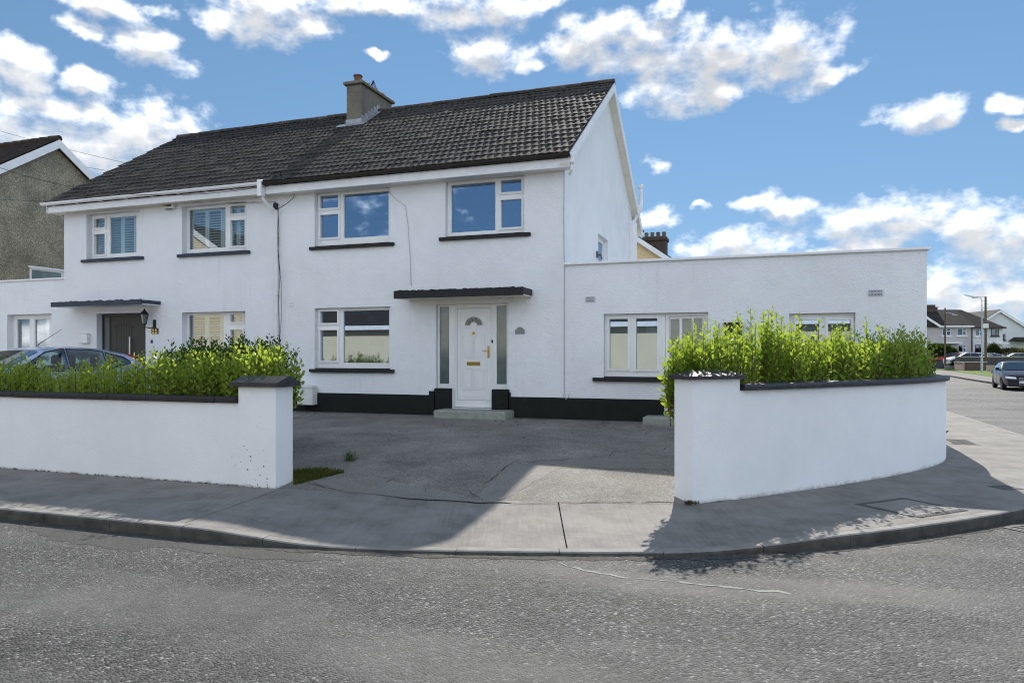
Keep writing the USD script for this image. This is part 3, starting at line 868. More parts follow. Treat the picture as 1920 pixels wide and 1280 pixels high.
dp = lambda pts: [dpt(*p) for p in pts]
add(DRV, "concrete_patch", drape(ragged(dp([(585, 902), (690, 893), (830, 921), (890, 935), (960, 941), (900, 941), (760, 933), (650, 920)]), 0.015, seed=11), dz, 0.0025), "drive_patch")
add(DRV, "concrete_patch", drape(ragged(dp([(960, 872), (1150, 852), (1278, 862), (1278, 880), (1050, 876), (930, 940), (890, 934)]), 0.02, seed=12), dz, 0.0025), "drive_patch")
add(DRV, "concrete_patch", drape(ragged(dp([(1150, 846), (1278, 850), (1278, 860), (1135, 856)]), 0.015, seed=13), dz, 0.0045), "drive_patch")
for n, line in enumerate([[(565, 902), (640, 921), (672, 926)], [(745, 934), (800, 939)], [(800, 915), (796, 940)], [(880, 920), (905, 938)], [(1142, 858), (1150, 846), (1275, 858)], [(966, 868), (1135, 857)],
                          [(912, 905), (960, 868)], [(720, 905), (740, 896)], [(955, 943), (1110, 942), (1270, 942)]]):
    add(DRV, "crack", ribbon(dp(line), 0.009, dz, 0.0055, 20 + n, 0.010, 0.9), "joint_dark")

# patches of the far side: pavement, verge
far_pave = Polygon([(13.3, 12), (13.6, 10), (15.5, 7.4), (19, 6), (60, 5.8), (60, 9), (20, 9), (17.5, 11), (16.6, 14), (16.5, 48), (17.3, 66), (18.6, 100), (14.6, 100), (14.6, 72), (14.2, 66), (13.5, 57), (13.1, 49), (13.3, 42), (13.3, 30)])
add(None, "far_pavement", prism_xy(far_pave.buffer(0), -0.25, 0.0), "pavement_far")
tag("/World/far_pavement", kind="structure")
far_kerb = smooth_curve([(13.3, 14), (13.3, 30), (13.3, 42), (13.1, 49), (13.5, 57), (14.2, 66), (14.6, 72), (14.7, 100)], 60)
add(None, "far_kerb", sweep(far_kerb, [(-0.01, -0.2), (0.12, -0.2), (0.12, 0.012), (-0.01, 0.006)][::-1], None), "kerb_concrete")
tag("/World/far_kerb", kind="structure")
verge = add(None, "grass_verge", [prism_xy(Polygon([(15.9, 59), (20.3, 59), (21.2, 84), (18.0, 84)]), -0.2, 0.03), prism_xy(Polygon([(16.3, 89), (24, 89), (25, 112), (16.0, 112)]), -0.2, 0.03)], "turf")
tag(verge, kind="structure")
add(None, "far_ground", prism_xy(Polygon([(18.7, 12), (140, 12), (140, 160), (14.8, 160), (14.8, 100), (20, 98), (20, 52)]), -0.3, -0.02), "turf")
tag("/World/far_ground", kind="structure")
add(None, "opposite_pavement", prism_xy(rect(-60, -5.2, 60, -3.2), -0.3, 0.0), "pavement_concrete")
tag("/World/opposite_pavement", kind="structure")

# ------------------------------------------------------------------ house parts
def opening(px):
    """(xl, yt, xr, yb) measured on the wall face, heights at the left edge -> X0, X1, Z0, Z1"""
    xl, yt, xr, yb = px
    X0, Z1 = on(xl, yt)
    X1, _ = on(xr, yt)
    _, Z0 = on(xl, yb)
    return X0, X1, Z0, Z1


def pane_box(px, y):
    xl, yt, xr, yb = px
    X0, Z1 = on(xl, yt, y)
    X1, _ = on(xr, yt, y)
    _, Z0 = on(xl, yb, y)
    return X0, X1, Z0, Z1


def window(parent, hole, panes, sashes=(), sill=None, frame="white_pvc", glass="glass", recess=0.10, name="window", label=None, sill_mat="black_paint", blind=None):
    X0, X1, Z0, Z1 = hole
    y = FACE_Y + recess
    X0, X1, Z0, Z1 = X0 + 0.004, X1 - 0.004, Z0 + 0.004, Z1 - 0.004
    boxes = [pane_box(p, y + 0.02) for p in panes]
    boxes = [(max(a, X0 + 0.05), min(b, X1 - 0.05), max(c, Z0 + 0.05), min(d, Z1 - 0.05)) for a, b, c, d in boxes]
    shape = rect(X0, Z0, X1, Z1)
    for a, b, c, d in boxes:
        shape = shape.difference(rect(a, c, b, d))
    ms = [prism_xz(shape, y, y + 0.065)]
    w = add(parent, name, ms, frame, label=label)
    for k, (a, b, c, d) in enumerate(boxes):
        if k in sashes:
            o = rect(a - 0.045, c - 0.045, b + 0.045, d + 0.045).difference(rect(a + 0.002, c + 0.002, b - 0.002, d - 0.002))
            o2 = rect(a - 0.030, c - 0.030, b + 0.030, d + 0.030).difference(rect(a + 0.002, c + 0.002, b - 0.002, d - 0.002))
            add(w, "sash", [prism_xz(o, y - 0.016, y - 0.001), prism_xz(o2, y - 0.022, y - 0.0165)], frame)
        else:
            bead = rect(a - 0.002, c - 0.002, b + 0.002, d + 0.002).difference(rect(a + 0.012, c + 0.012, b - 0.012, d - 0.012))
            add(w, "glazing_bead", prism_xz(bead, y + 0.010, y + 0.030), frame)
        tilt = turn(bx(a - 0.004, b + 0.004, y + 0.034, y + 0.042, c - 0.004, d + 0.004), (1, 0, 0), 0.0)
        add(w, "pane", tilt, glass)
    if sill:
        a, b = sill[0], sill[1]
        top = Z0 - 0.006
        add(w, "sill", cat([bx(a, b, FACE_Y - 0.07, FACE_Y - 0.001, top - 0.085, top - 0.015, 0.006), bx(X0 + 0.002, X1 - 0.002, FACE_Y - 0.001, y + 0.06, top - 0.06, top + 0.004, 0)]), sill_mat)
    return w, boxes


def shutters(win, X0, X1, Z0, Z1, panels, y=FACE_Y + 0.24, mat="blind_white", pitch=0.062, tilt=32):
    """plantation shutters behind a pane"""
    ms = []
    W = (X1 - X0) / panels
    for i in range(panels):
        a, b = X0 + i * W + 0.004, X0 + (i + 1) * W - 0.004
        ms += [bx(a, a + 0.055, y, y + 0.03, Z0, Z1, 0.003), bx(b - 0.055, b, y, y + 0.03, Z0, Z1, 0.003), bx(a + 0.0555, b - 0.0555, y + 0.002, y + 0.028, Z0, Z0 + 0.08), bx(a + 0.0555, b - 0.0555, y + 0.002, y + 0.028, Z1 - 0.08, Z1)]
        z = Z0 + 0.12
        while z < Z1 - 0.1:
            ms.append(turn(bx(a + 0.056, b - 0.056, y - 0.015, y + 0.045, z - 0.005, z + 0.005), (1, 0, 0), tilt, (0, y + 0.015, z)))
            z += pitch
    add(win, "shutter", ms, mat)


def tile_mesh(w, l, variant):
    """double-roman concrete tile lying in x (width) and y (up the slope), nose at y = 0"""
    g = np.random.default_rng(variant)
    xs = np.array([0.0, 0.08, 0.17, 0.25, 0.33, 0.42, 0.58, 0.67, 0.75, 0.83, 0.92, 1.0]) * w
    hs = np.array([0.0, 0.0, 0.007, 0.011, 0.007, 0.0, 0.0, 0.007, 0.011, 0.007, 0.0, 0.002]) + 0.02
    top0 = np.c_[xs, np.zeros(12), hs + 0.007]
    top1 = np.c_[xs, np.full(12, l), hs - 0.014]
    low0 = np.c_[xs, np.zeros(12), hs - 0.012]
    v = np.vstack([top0, top1, low0])
    f = []
    for i in range(11):
        f += [(i, i + 1, 13 + i), (i, 13 + i, 12 + i), (24 + i, 25 + i, i + 1), (24 + i, i + 1, i)]
    v += g.normal(0, 0.0012, v.shape)
    return trimesh.Trimesh(v, f, process=False)


TILES = [tile_mesh(0.302, 0.335, i) for i in range(5)]


def tiled_slope(parent, x0, x1, eave_y, eave_z, ridge_y, ridge_z, seed, limit=300, mirror=False):
    """lays tiles course by course from eave to ridge; the nearest are prims of their own"""
    g = np.random.default_rng(seed)
    run, rise = ridge_y - eave_y, ridge_z - eave_z
    length = math.hypot(run, rise)
    courses = int(round(length / 0.30))
    gauge = length / courses
    cols = int(round((x1 - x0) / 0.300))
    w = (x1 - x0) / cols
    rest = []
    count = 0
    R = trimesh.transformations.rotation_matrix(math.atan2(rise, run), (1, 0, 0))
    for r in range(courses):
        shift = 0.0 if r % 2 == 0 else -w / 4
        for c in range(cols + (1 if r % 2 else 0)):
            a, b = x0 + c * w + shift, x0 + (c + 1) * w + shift
            t = TILES[int(g.integers(5))].copy()
            v = t.vertices.copy()
            v[:, 0] = v[:, 0] / 0.302 * w + a
            v[:, 0] = np.clip(v[:, 0], x0, x1)
            v[:, 1] += r * gauge - 0.03 + g.normal(0, 0.004)
            v[:, 2] += g.normal(0, 0.0025) + (v[:, 0] - a - w / 2) * g.normal(0, 0.012)
            t.vertices = v
            t.apply_transform(R)
            t.apply_translation([0, eave_y, eave_z])
            if count < limit:
                add(parent, "tile", t, "roof_tile")
                count += 1
            else:
                rest.append(t)
    if rest:
        add(parent, "upper_tiles", rest, "roof_tile", kind="stuff")


def ridge_run(parent, x0, x1, y, z, seed):
    g = np.random.default_rng(seed)
    n = int(round((x1 - x0) / 0.42))
    L = (x1 - x0) / n
    for i in range(n):
        a = np.linspace(math.radians(-8), math.radians(188), 9)
        ring = lambda x, r: [(x, y + r * math.cos(t), z - 0.06 + r * 0.85 * math.sin(t)) for t in a] + [(x, y - r * 0.8, z - 0.08), (x, y + r * 0.8, z - 0.08)]
        h = g.normal(0, 0.004)
        m = loft([ring(x0 + i * L, 0.125), ring(x0 + (i + 1) * L - 0.006, 0.118)])
        add(parent, "ridge_tile", moved(m, (0, 0, h)), "roof_tile")


EAVE_Y, EAVE_Z, RIDGE_Y, RIDGE_Z = 13.22, 5.50, 17.60, 8.42
BACK_Y = 21.65
SLOPE = (RIDGE_Z - EAVE_Z) / (RIDGE_Y - EAVE_Y)
PARTY_X, LEFT_X, RIGHT_X = -10.50, -17.02, -3.69


def gable_poly(y0, y1, z0, dz=0.0):
    zw = lambda y: RIDGE_Z - abs(y - RIDGE_Y) * SLOPE - 0.10 - dz
    return Polygon([(y0, z0), (y1, z0), (y1, zw(y1)), (RIDGE_Y, zw(RIDGE_Y)), (y0, zw(y0))])


def shell(parent, x0, x1, holes, wall_mat, gables):
    """front, rear and gable walls, floors and a dividing wall inside"""
    front = rect(x0, 0.0, x1, EAVE_Z - 0.16)
    for h in holes:
        front = front.difference(rect(h[0], h[2], h[1], h[3]))
    add(parent, "wall", prism_xz(front, FACE_Y, FACE_Y + 0.28), wall_mat)
    add(parent, "rear_wall", prism_xz(rect(x0, 0, x1, EAVE_Z - 0.16), BACK_Y - 0.28, BACK_Y), wall_mat)
    for a, b, hs in gables:
        p = gable_poly(FACE_Y + 0.28, BACK_Y - 0.28, 0.0)
        p = p.union(gable_poly(FACE_Y, BACK_Y, EAVE_Z - 0.158))
        for h in hs:
            p = p.difference(h)
        add(parent, "gable_wall", prism_yz(p, a, b), wall_mat)
    add(parent, "floor", [bx(x0 + 0.3, x1 - 0.3, FACE_Y + 0.29, BACK_Y - 0.3, 0.5, 0.58), bx(x0 + 0.3, x1 - 0.3, FACE_Y + 0.29, BACK_Y - 0.3, 2.98, 3.1), bx(x0 + 0.3, x1 - 0.3, FACE_Y + 0.29, BACK_Y - 0.3, 5.3, 5.34)], "room_wall")
    add(parent, "partition", bx(x0 + 0.3, x1 - 0.3, FACE_Y + 3.6, FACE_Y + 3.7, 0.58, 5.3), "room_wall")


def roof_base(parent, x0, x1):
    zf = lambda y, d: RIDGE_Z - abs(y - RIDGE_Y) * SLOPE + d
    by = 2 * RIDGE_Y - EAVE_Y
    poly = Polygon([(EAVE_Y, zf(EAVE_Y, 0.0)), (RIDGE_Y, zf(RIDGE_Y, 0)), (by, zf(by, 0)), (by, zf(by, -0.09)), (RIDGE_Y, zf(RIDGE_Y, -0.09)), (EAVE_Y, zf(EAVE_Y, -0.09))])
    return add(parent, "roof", prism_yz(poly, x0, x1), "roof_tile")


def gutter_mesh(x0, x1, y, z, r=0.06):
    a = np.linspace(math.pi, 2 * math.pi, 9)
    outer = [(y + r * math.cos(t), z + r * math.sin(t)) for t in a]
    innr = [(y + (r - 0.008) * math.cos(t), z + 0.001 + (r - 0.008) * math.sin(t)) for t in a[::-1]]
    return prism_yz(Polygon(outer + innr), x0, x1)


# ------------------------------------------------------------------ the white corner house with its flat-roofed extension
home = thing("white_house", "white roughcast end house with black door canopy, black plinth and long flat-roofed side extension", "house")
W_UL, W_UR, W_LL = opening((590, 362, 732, 462)), opening((835, 340, 983, 444)), opening((590, 578, 732, 690))
D_MAIN = opening((817, 571, 953, 765))
D_DOOR = opening((848, 571, 922, 765))
side_l, side_r = opening((817, 571, 849, 728)), opening((921, 570, 953, 728))
holes = [W_UL, W_UR, W_LL]
DOOR_FOOT = opening((848, 571, 922, 764))[2]
SIDE_FOOT = side_l[2]
door_hole = [(D_MAIN[0], D_MAIN[1], SIDE_FOOT, D_MAIN[3]), (D_DOOR[0], D_DOOR[1], DOOR_FOOT, D_MAIN[3])]
gx = RIGHT_X
win_g = rect(16.60, 3.05, 17.75, 4.52)
shell(home, PARTY_X, RIGHT_X, holes + door_hole, "white_roughcast", [(RIGHT_X - 0.28, RIGHT_X, [win_g])])
# extension walls
EXT_X1, EXT_TOP = 2.57, 3.40
W_EX, D_EX, W_ER = opening((1132, 588, 1246, 706)), opening((1246, 587, 1328, 777)), opening((1480, 588, 1604, 700))
EX_TOP = (W_EX[3] + D_EX[3]) / 2
W_EX, D_EX = (W_EX[0], W_EX[1], W_EX[2], EX_TOP), (W_EX[1], D_EX[1], D_EX[2], EX_TOP)
ewall = rect(RIGHT_X + 0.002, 0.0, EXT_X1, EXT_TOP)
for h in (W_EX, D_EX, W_ER):
    ewall = ewall.difference(rect(h[0] - (0.001 if h is D_EX else 0), h[2], h[1], h[3]))
add(home, "extension_wall", prism_xz(ewall, FACE_Y + 0.004, FACE_Y + 0.26), "white_roughcast")
add(home, "extension_side_wall", [bx(EXT_X1 - 0.26, EXT_X1, FACE_Y + 0.261, 21.4, 0, EXT_TOP), bx(RIGHT_X + 0.01, EXT_X1 - 0.261, 21.14, 21.4, 0, EXT_TOP)], "white_roughcast")
add(home, "flat_roof", bx(RIGHT_X + 0.004, EXT_X1 - 0.262, FACE_Y + 0.262, 21.13, EXT_TOP - 0.42, EXT_TOP - 0.30), "lead")
add(home, "extension_floor", [bx(RIGHT_X + 0.01, EXT_X1 - 0.27, FACE_Y + 0.27, 21.1, 0.4, 0.5), bx(RIGHT_X + 0.01, EXT_X1 - 0.27, FACE_Y + 3.3, FACE_Y + 3.4, 0.5, 2.95)], "room_wall")
add(home, "parapet_coping", [bx(RIGHT_X + 0.004, EXT_X1 + 0.05, FACE_Y - 0.045, FACE_Y + 0.3, EXT_TOP + 0.001, EXT_TOP + 0.05, 0.008), bx(EXT_X1 - 0.30, EXT_X1 + 0.05, FACE_Y + 0.301, 21.45, EXT_TOP + 0.001, EXT_TOP + 0.05, 0.008)], "white_paint")
add(home, "party_joint_strip", bx(RIGHT_X - 0.012, RIGHT_X + 0.012, FACE_Y - 0.006, FACE_Y + 0.002, 0.98, EAVE_Z - 0.4), "white_paint")

# plinth, stepped up beside the door
PL_TOP, pl = 0.0, opening((700, 738, 760, 760))
PL_TOP = pl[3]
gpl = lambda x0, x1, z1: bx(x0, x1, FACE_Y - 0.022, FACE_Y - 0.001, 0.2, z1, 0.006)
xs0, xs1 = on(805, 735)[0], on(958, 735)[0]
add(home, "plinth", [gpl(PARTY_X + 0.02, xs0, PL_TOP), gpl(xs0 + 0.0, D_MAIN[0] + 0.0, PL_TOP + 0.085), bx(D_MAIN[0] - 0.03, D_DOOR[0] - 0.002, FACE_Y - 0.022, FACE_Y + 0.10, 0.2, SIDE_FOOT + 0.002, 0.006),
                     bx(D_DOOR[1] + 0.002, D_MAIN[1] + 0.03, FACE_Y - 0.022, FACE_Y + 0.10, 0.2, SIDE_FOOT + 0.002, 0.006), gpl(D_MAIN[1], xs1, PL_TOP + 0.085), gpl(xs1, RIGHT_X, PL_TOP),
                     gpl(RIGHT_X, D_EX[0] - 0.002, PL_TOP - 0.0), gpl(D_EX[1] + 0.002, EXT_X1, PL_TOP)], "plinth_paint")
# windows
sx = lambda a, b, y: (on(a, y, FACE_Y - 0.05)[0], on(b, y, FACE_Y - 0.05)[0])
w, b = window(home, W_UL, [(602, 368, 636, 392), (602, 404, 636, 447), (645, 364, 730, 448)], (0, 1), sx(580, 738, 460))
w, b = window(home, W_UR, [(846, 345, 930, 438), (940, 339, 979, 362), (940, 376, 979, 428)], (1, 2), sx(823, 994, 445))
w, b = window(home, W_LL, [(602, 584, 634, 606), (602, 619, 634, 676), (644, 580, 731, 681)], (0, 1), sx(580, 738, 692))
# narrow gable window
gw = add(home, "gable_window", moved(prism_yz(rect(16.605, 3.055, 17.745, 4.515).difference(rect(16.70, 3.15, 17.65, 4.42)), 0, 0.06), (RIGHT_X - 0.17, 0, 0)), "white_pvc")
add(gw, "pane", bx(RIGHT_X - 0.145, RIGHT_X - 0.138, 16.69, 17.66, 3.14, 4.43), "glass")
add(home, "aerial_bracket", [tube([(RIGHT_X, 16.45, 3.99), (RIGHT_X + 0.10, 16.42, 3.99), (RIGHT_X + 0.13, 16.40, 3.89)], 0.014), bx(RIGHT_X, RIGHT_X + 0.03, 16.40, 16.50, 3.93, 4.07, 0.004), tube([(RIGHT_X + 0.10, 16.42, 4.0), (RIGHT_X + 0.10, 16.12, 3.87)], 0.01)], "black_metal")
add(home, "gable_vent", bx(RIGHT_X, RIGHT_X + 0.012, 19.6, 19.85, 4.85, 5.1, 0.003), "white_paint")

# front door and its sidelights
y = FACE_Y + 0.10
X0, X1, Zt = D_MAIN[0] + 0.004, D_MAIN[1] - 0.004, D_MAIN[3] - 0.004
dx0, dx1 = D_DOOR[0], D_DOOR[1]
glz_l, glz_r = pane_box((824, 575, 842, 719), y), pane_box((931, 573, 950, 720), y)
frame_shape = rect(X0, SIDE_FOOT + 0.004, X1, Zt).union(rect(dx0 + 0.004, DOOR_FOOT + 0.004, dx1 - 0.004, Zt))
lx0, lx1, lz0, lz1 = dx0 + 0.065, dx1 - 0.065, DOOR_FOOT + 0.16, Zt - 0.085
frame_shape = frame_shape.difference(rect(lx0 - 0.006, lz0 - 0.006, lx1 + 0.006, lz1 + 0.006))
for a, b_, c, d in (glz_l, glz_r):
    frame_shape = frame_shape.difference(rect(a, c, b_, d))
fd = add(home, "door_frame", [prism_xz(frame_shape, y, y + 0.07), bx(dx0 + 0.02, dx1 - 0.02, y - 0.045, y - 0.001, DOOR_FOOT + 0.01, DOOR_FOOT + 0.055, 0.008), bx(dx0 + 0.012, dx0 + 0.028, y - 0.008, y - 0.0005, DOOR_FOOT + 0.06, Zt - 0.02), bx(dx1 - 0.028, dx1 - 0.012, y - 0.008, y - 0.0005, DOOR_FOOT + 0.06, Zt - 0.02)], "white_pvc")
for a, b_, c, d in (glz_l, glz_r):
    add(fd, "sidelight", bx(a - 0.003, b_ + 0.003, y + 0.025, y + 0.033, c - 0.003, d + 0.003), "glass_obscure")
LW, LH = lx1 - lx0, lz1 - lz0
fx = lambda t: lx0 + LW * t
fz = lambda t: lz1 - LH * t
yl = y + 0.012
arch_c = (fx(0.5), fz(0.185))
ra, ri = LW * 0.265, LW * 0.10
half = lambda r: Polygon([(arch_c[0] + r * math.cos(t), arch_c[1] + r * 0.9 * math.sin(t)) for t in np.linspace(0, math.pi, 24)])
arch = half(ra).difference(half(ri))
leaf_shape = rect(lx0, lz0, lx1, lz1).difference(arch)
dr = add(home, "door", [prism_xz(leaf_shape, yl, yl + 0.045)], "white_pvc", label="white front door with a fan light and brass fittings")
ring = lambda s, t: s.buffer(t, join_style=2).difference(s)
mould = [prism_xz(ring(arch, 0.022), yl - 0.012, yl - 0.0005)]
pn = [rect(fx(0.17), fz(0.53), fx(0.47), fz(0.295)), rect(fx(0.53), fz(0.53), fx(0.83), fz(0.295)), rect(fx(0.17), fz(0.88), fx(0.47), fz(0.66)), rect(fx(0.53), fz(0.88), fx(0.83), fz(0.66))]
big = rect(fx(0.11), fz(0.96), fx(0.89), fz(0.045))
mould += [prism_xz(ring(big, 0.012), yl - 0.006, yl - 0.0005)]
add(dr, "moulding", mould, "white_pvc")
for p in pn:
    add(dr, "panel", [prism_xz(ring(p, 0.016), yl - 0.009, yl - 0.0006), prism_xz(p.buffer(-0.03, join_style=2), yl - 0.007, yl - 0.0006)], "white_pvc")
add(dr, "fan_light", prism_xz(arch, yl + 0.018, yl + 0.026), "glass_obscure")
spokes = [tube([(arch_c[0] + ri * math.cos(t), yl + 0.012, arch_c[1] + ri * 0.9 * math.sin(t)), (arch_c[0] + ra * math.cos(t), yl + 0.012, arch_c[1] + ra * 0.9 * math.sin(t))], 0.004, 5) for t in np.radians([36, 72, 108, 144])]
spokes.append(tube([(arch_c[0] + 0.185 * LW * math.cos(t), yl + 0.012, arch_c[1] + 0.167 * LW * math.sin(t)) for t in np.linspace(0.05, 3.09, 14)], 0.004, 5))
add(dr, "leadwork", spokes, "black_metal")
add(dr, "letterbox", [bx(fx(0.29), fx(0.69), yl - 0.014, yl - 0.001, fz(0.622), fz(0.583), 0.004), bx(fx(0.32), fx(0.66), yl - 0.020, yl - 0.0141, fz(0.614), fz(0.592), 0.003)], "brass")
add(dr, "knocker", [lathe([(0.004, -0.012), (0.022, -0.01), (0.026, 0), (0.012, 0.01)], n=10), moved(trimesh.creation.torus(0.028, 0.006, 14, 6), (0, 0, 0))], "brass")
kn = stage.GetPrimAtPath(dr + "/knocker")
UsdGeom.Xformable(kn).AddTranslateOp().Set(Gf.Vec3d(fx(0.5), yl - 0.014, fz(0.27)))
UsdGeom.Xformable(kn).AddRotateXOp().Set(90.0)
add(dr, "handle", [bx(fx(0.905), fx(0.965), yl - 0.012, yl - 0.001, fz(0.54), fz(0.41), 0.005), tube([(fx(0.935), yl - 0.012, fz(0.463)), (fx(0.935), yl - 0.05, fz(0.463)), (fx(0.90), yl - 0.055, fz(0.463)), (fx(0.78), yl - 0.052, fz(0.466))], [0.009, 0.009, 0.009, 0.007], 8), lathe([(0.0, -0.006), (0.011, -0.004), (0.011, 0.004)], (fx(0.935), yl - 0.013, fz(0.515)), 8)], "brass")
add(home, "door_bell", bx(fx(1.03), fx(1.075), y - 0.016, y - 0.001, fz(0.378), fz(0.345), 0.004), "black_plastic")
st0, st1 = on(813, 785, 13.0)[0], on(948, 785, 13.0)[0]
add(home, "doorstep", bx(st0, st1, 12.98, FACE_Y - 0.024, 0.25, DOOR_FOOT - 0.012, 0.025), "step_concrete")
CY = FACE_Y - 0.62
cx0, cz1 = on(738, 546, CY)
cx1, _ = on(999, 541, FACE_Y)
cz0 = on(870, 556, CY)[1]
cg = np.random.default_rng(2)
edge_x = np.linspace(cx0, cx1, 60)
can = Polygon([(cx0, cz0), (cx1, cz0)] + [(x, cz1 + 0.01 + cg.normal(0, 0.006)) for x in edge_x[::-1]])
add(home, "door_canopy", [prism_xz(can, CY, CY + 0.03), bx(cx0 + 0.01, cx1 - 0.01, CY + 0.031, FACE_Y - 0.001, cz0 + 0.03, cz1 + 0.005)], "black_paint")
add(home, "canopy_soffit", bx(cx0 + 0.02, cx1 - 0.02, CY + 0.032, FACE_Y - 0.002, cz0 + 0.004, cz0 + 0.029), "soffit_cream")
hp = on(975, 620)
arch_p = Polygon([(-0.10, -0.065), (0.10, -0.065), (0.10, 0.02)] + [(0.075 * math.cos(t), 0.02 + 0.055 * math.sin(t)) for t in np.linspace(0.2, 2.94, 10)] + [(-0.10, 0.02)])
add(home, "house_plaque", moved(prism_xz(arch_p, FACE_Y - 0.014, FACE_Y - 0.001), (hp[0], 0, hp[1])), "plaque_slate")
# extension window and door in one frame
w, b = window(home, W_EX, [(1143, 598, 1178, 691), (1193, 597, 1233, 692)], (0, 1), sx(1111, 1243, 708), name="extension_window", glass="glass")
add(w, "blind", bx(W_EX[0] + 0.03, W_EX[1] - 0.03, FACE_Y + 0.20, FACE_Y + 0.204, W_EX[2] + 0.02, W_EX[3] - 0.02), "blind_cream")
nx = pane_box((1211, 610, 1232, 627), FACE_Y + 0.19)
add(w, "notice", bx(nx[0], nx[1], FACE_Y + 0.188, FACE_Y + 0.19, nx[2], nx[3]), "paper")
X0, X1, Z0, Z1 = D_EX[0] + 0.002, D_EX[1] - 0.004, D_EX[2] + 0.004, D_EX[3] - 0.004
lights = [pane_box(p, y) for p in ((1257, 598, 1274, 668), (1279, 597, 1297, 668), (1301, 596, 1317, 667))]
dshape = rect(X0, Z0, X1, Z1).difference(rect(X0 + 0.075, Z0 + 0.05, X1 - 0.06, Z1 - 0.06))
ef = add(home, "extension_door_frame", prism_xz(dshape, y, y + 0.07), "white_pvc")
leaf = rect(X0 + 0.081, Z0 + 0.056, X1 - 0.066, Z1 - 0.066)
for a, b_, c, d in lights:
    leaf = leaf.difference(rect(a, c, b_, d))
ed = add(home, "extension_door", prism_xz(leaf, y + 0.01, y + 0.055), "white_pvc", label="white side door with three tall narrow lights")
for a, b_, c, d in lights:
    add(ed, "pane", bx(a - 0.003, b_ + 0.003, y + 0.028, y + 0.036, c - 0.003, d + 0.003), "glass_obscure")
low = rect(X0 + 0.16, Z0 + 0.18, X1 - 0.15, lights[0][2] - 0.12)
add(ed, "panel", prism_xz(ring(low, 0.02), y + 0.002, y + 0.0095), "white_pvc")
add(ed, "handle", [bx(X1 - 0.125, X1 - 0.095, y - 0.002, y + 0.009, Z0 + 0.95, Z0 + 1.15, 0.004), tube([(X1 - 0.11, y, Z0 + 1.06), (X1 - 0.11, y - 0.04, Z0 + 1.06), (X1 - 0.22, y - 0.045, Z0 + 1.06)], 0.008, 8)], "steel")
e0, e1 = on(1205, 790, 13.05)[0], on(1345, 790, 13.05)[0]
add(home, "extension_step", bx(e0, e1, 13.03, FACE_Y - 0.024, 0.25, D_EX[2] - 0.01, 0.025), "step_concrete")
w, b = window(home, W_ER, [(1492, 600, 1536, 688), (1552, 600, 1595, 688)], (0, 1), (W_ER[0] - 0.12, W_ER[1] + 0.12), name="extension_window")
slats = [turn(bx(W_ER[0] + 0.05, W_ER[1] - 0.05, FACE_Y + 0.19, FACE_Y + 0.23, z - 0.003, z + 0.003), (1, 0, 0), 30, (0, FACE_Y + 0.21, z)) for z in np.arange(W_ER[3] - 0.30, W_ER[3] - 0.04, 0.032)]
add(w, "blind", slats, "blind_white")
# wall fittings
for nm, (px, py, wd, ht) in (("air_vent", (1107, 561, 0.20, 0.105)), ("air_vent", (1642, 549, 0.235, 0.11)), ("air_vent", (548, 571, 0.19, 0.12))):
    x, z = on(px, py)
    vm = add(home, nm, bx(x - wd / 2, x + wd / 2, FACE_Y - 0.010, FACE_Y - 0.001, z - ht / 2, z + ht / 2, 0.003), "vent_grey" if px > 600 else "white_paint")
    add(vm, "louvre", [bx(x - wd / 2 + 0.02 + i * (wd - 0.04) / 9, x - wd / 2 + 0.02 + (i + 0.55) * (wd - 0.04) / 9, FACE_Y - 0.0115, FACE_Y - 0.0101, z + s * ht * 0.24 - ht * 0.14, z + s * ht * 0.24 + ht * 0.14) for i in range(9) for s in (-1, 1)], "vent_hole" if px > 600 else "vent_grey")
x, z = on(1375, 618)
add(home, "wall_box", [bx(x - 0.15, x + 0.15, FACE_Y - 0.09, FACE_Y - 0.001, z - 0.14, z + 0.11, 0.008), bx(x - 0.165, x + 0.165, FACE_Y - 0.105, FACE_Y - 0.001, z + 0.1105, z + 0.13, 0.005)], "black_plastic")
x, z = on(572, 741, FACE_Y - 0.2)
mb = add(home, "meter_box", [bx(x - 0.20, x + 0.20, FACE_Y - 0.22, FACE_Y - 0.024, z - 0.21, z + 0.15, 0.012)], "meter_plastic")
add(mb, "lid", bx(x - 0.205, x + 0.205, FACE_Y - 0.228, FACE_Y - 0.024, z + 0.151, z + 0.22, 0.014), "meter_plastic")
# roof
RX1 = RIGHT_X + 0.20
rf = roof_base(home, PARTY_X, RX1 - 0.03)
tiled_slope(rf, PARTY_X, RX1, EAVE_Y - 0.04, EAVE_Z + 0.01, RIDGE_Y, RIDGE_Z + 0.01, 1)
ridge_run(rf, PARTY_X, RX1, RIDGE_Y, RIDGE_Z + 0.045, 3)
zf = lambda yy, d: RIDGE_Z - abs(yy - RIDGE_Y) * SLOPE + d
BY = 2 * RIDGE_Y - EAVE_Y
barge = Polygon([(EAVE_Y, zf(EAVE_Y, -0.01)), (RIDGE_Y, zf(RIDGE_Y, -0.01)), (BY, zf(BY, -0.01)), (BY, zf(BY, -0.24)), (RIDGE_Y, zf(RIDGE_Y, -0.24)), (EAVE_Y, zf(EAVE_Y, -0.24))])
add(home, "bargeboard", prism_yz(barge, RX1 - 0.028, RX1 - 0.002), "white_paint")
vs = Polygon([(EAVE_Y, zf(EAVE_Y, -0.19)), (RIDGE_Y, zf(RIDGE_Y, -0.19)), (BY, zf(BY, -0.19)), (BY, zf(BY, -0.22)), (RIDGE_Y, zf(RIDGE_Y, -0.22)), (EAVE_Y, zf(EAVE_Y, -0.22))])
add(home, "verge_soffit", prism_yz(vs, RIGHT_X + 0.001, RX1 - 0.029), "soffit_cream")
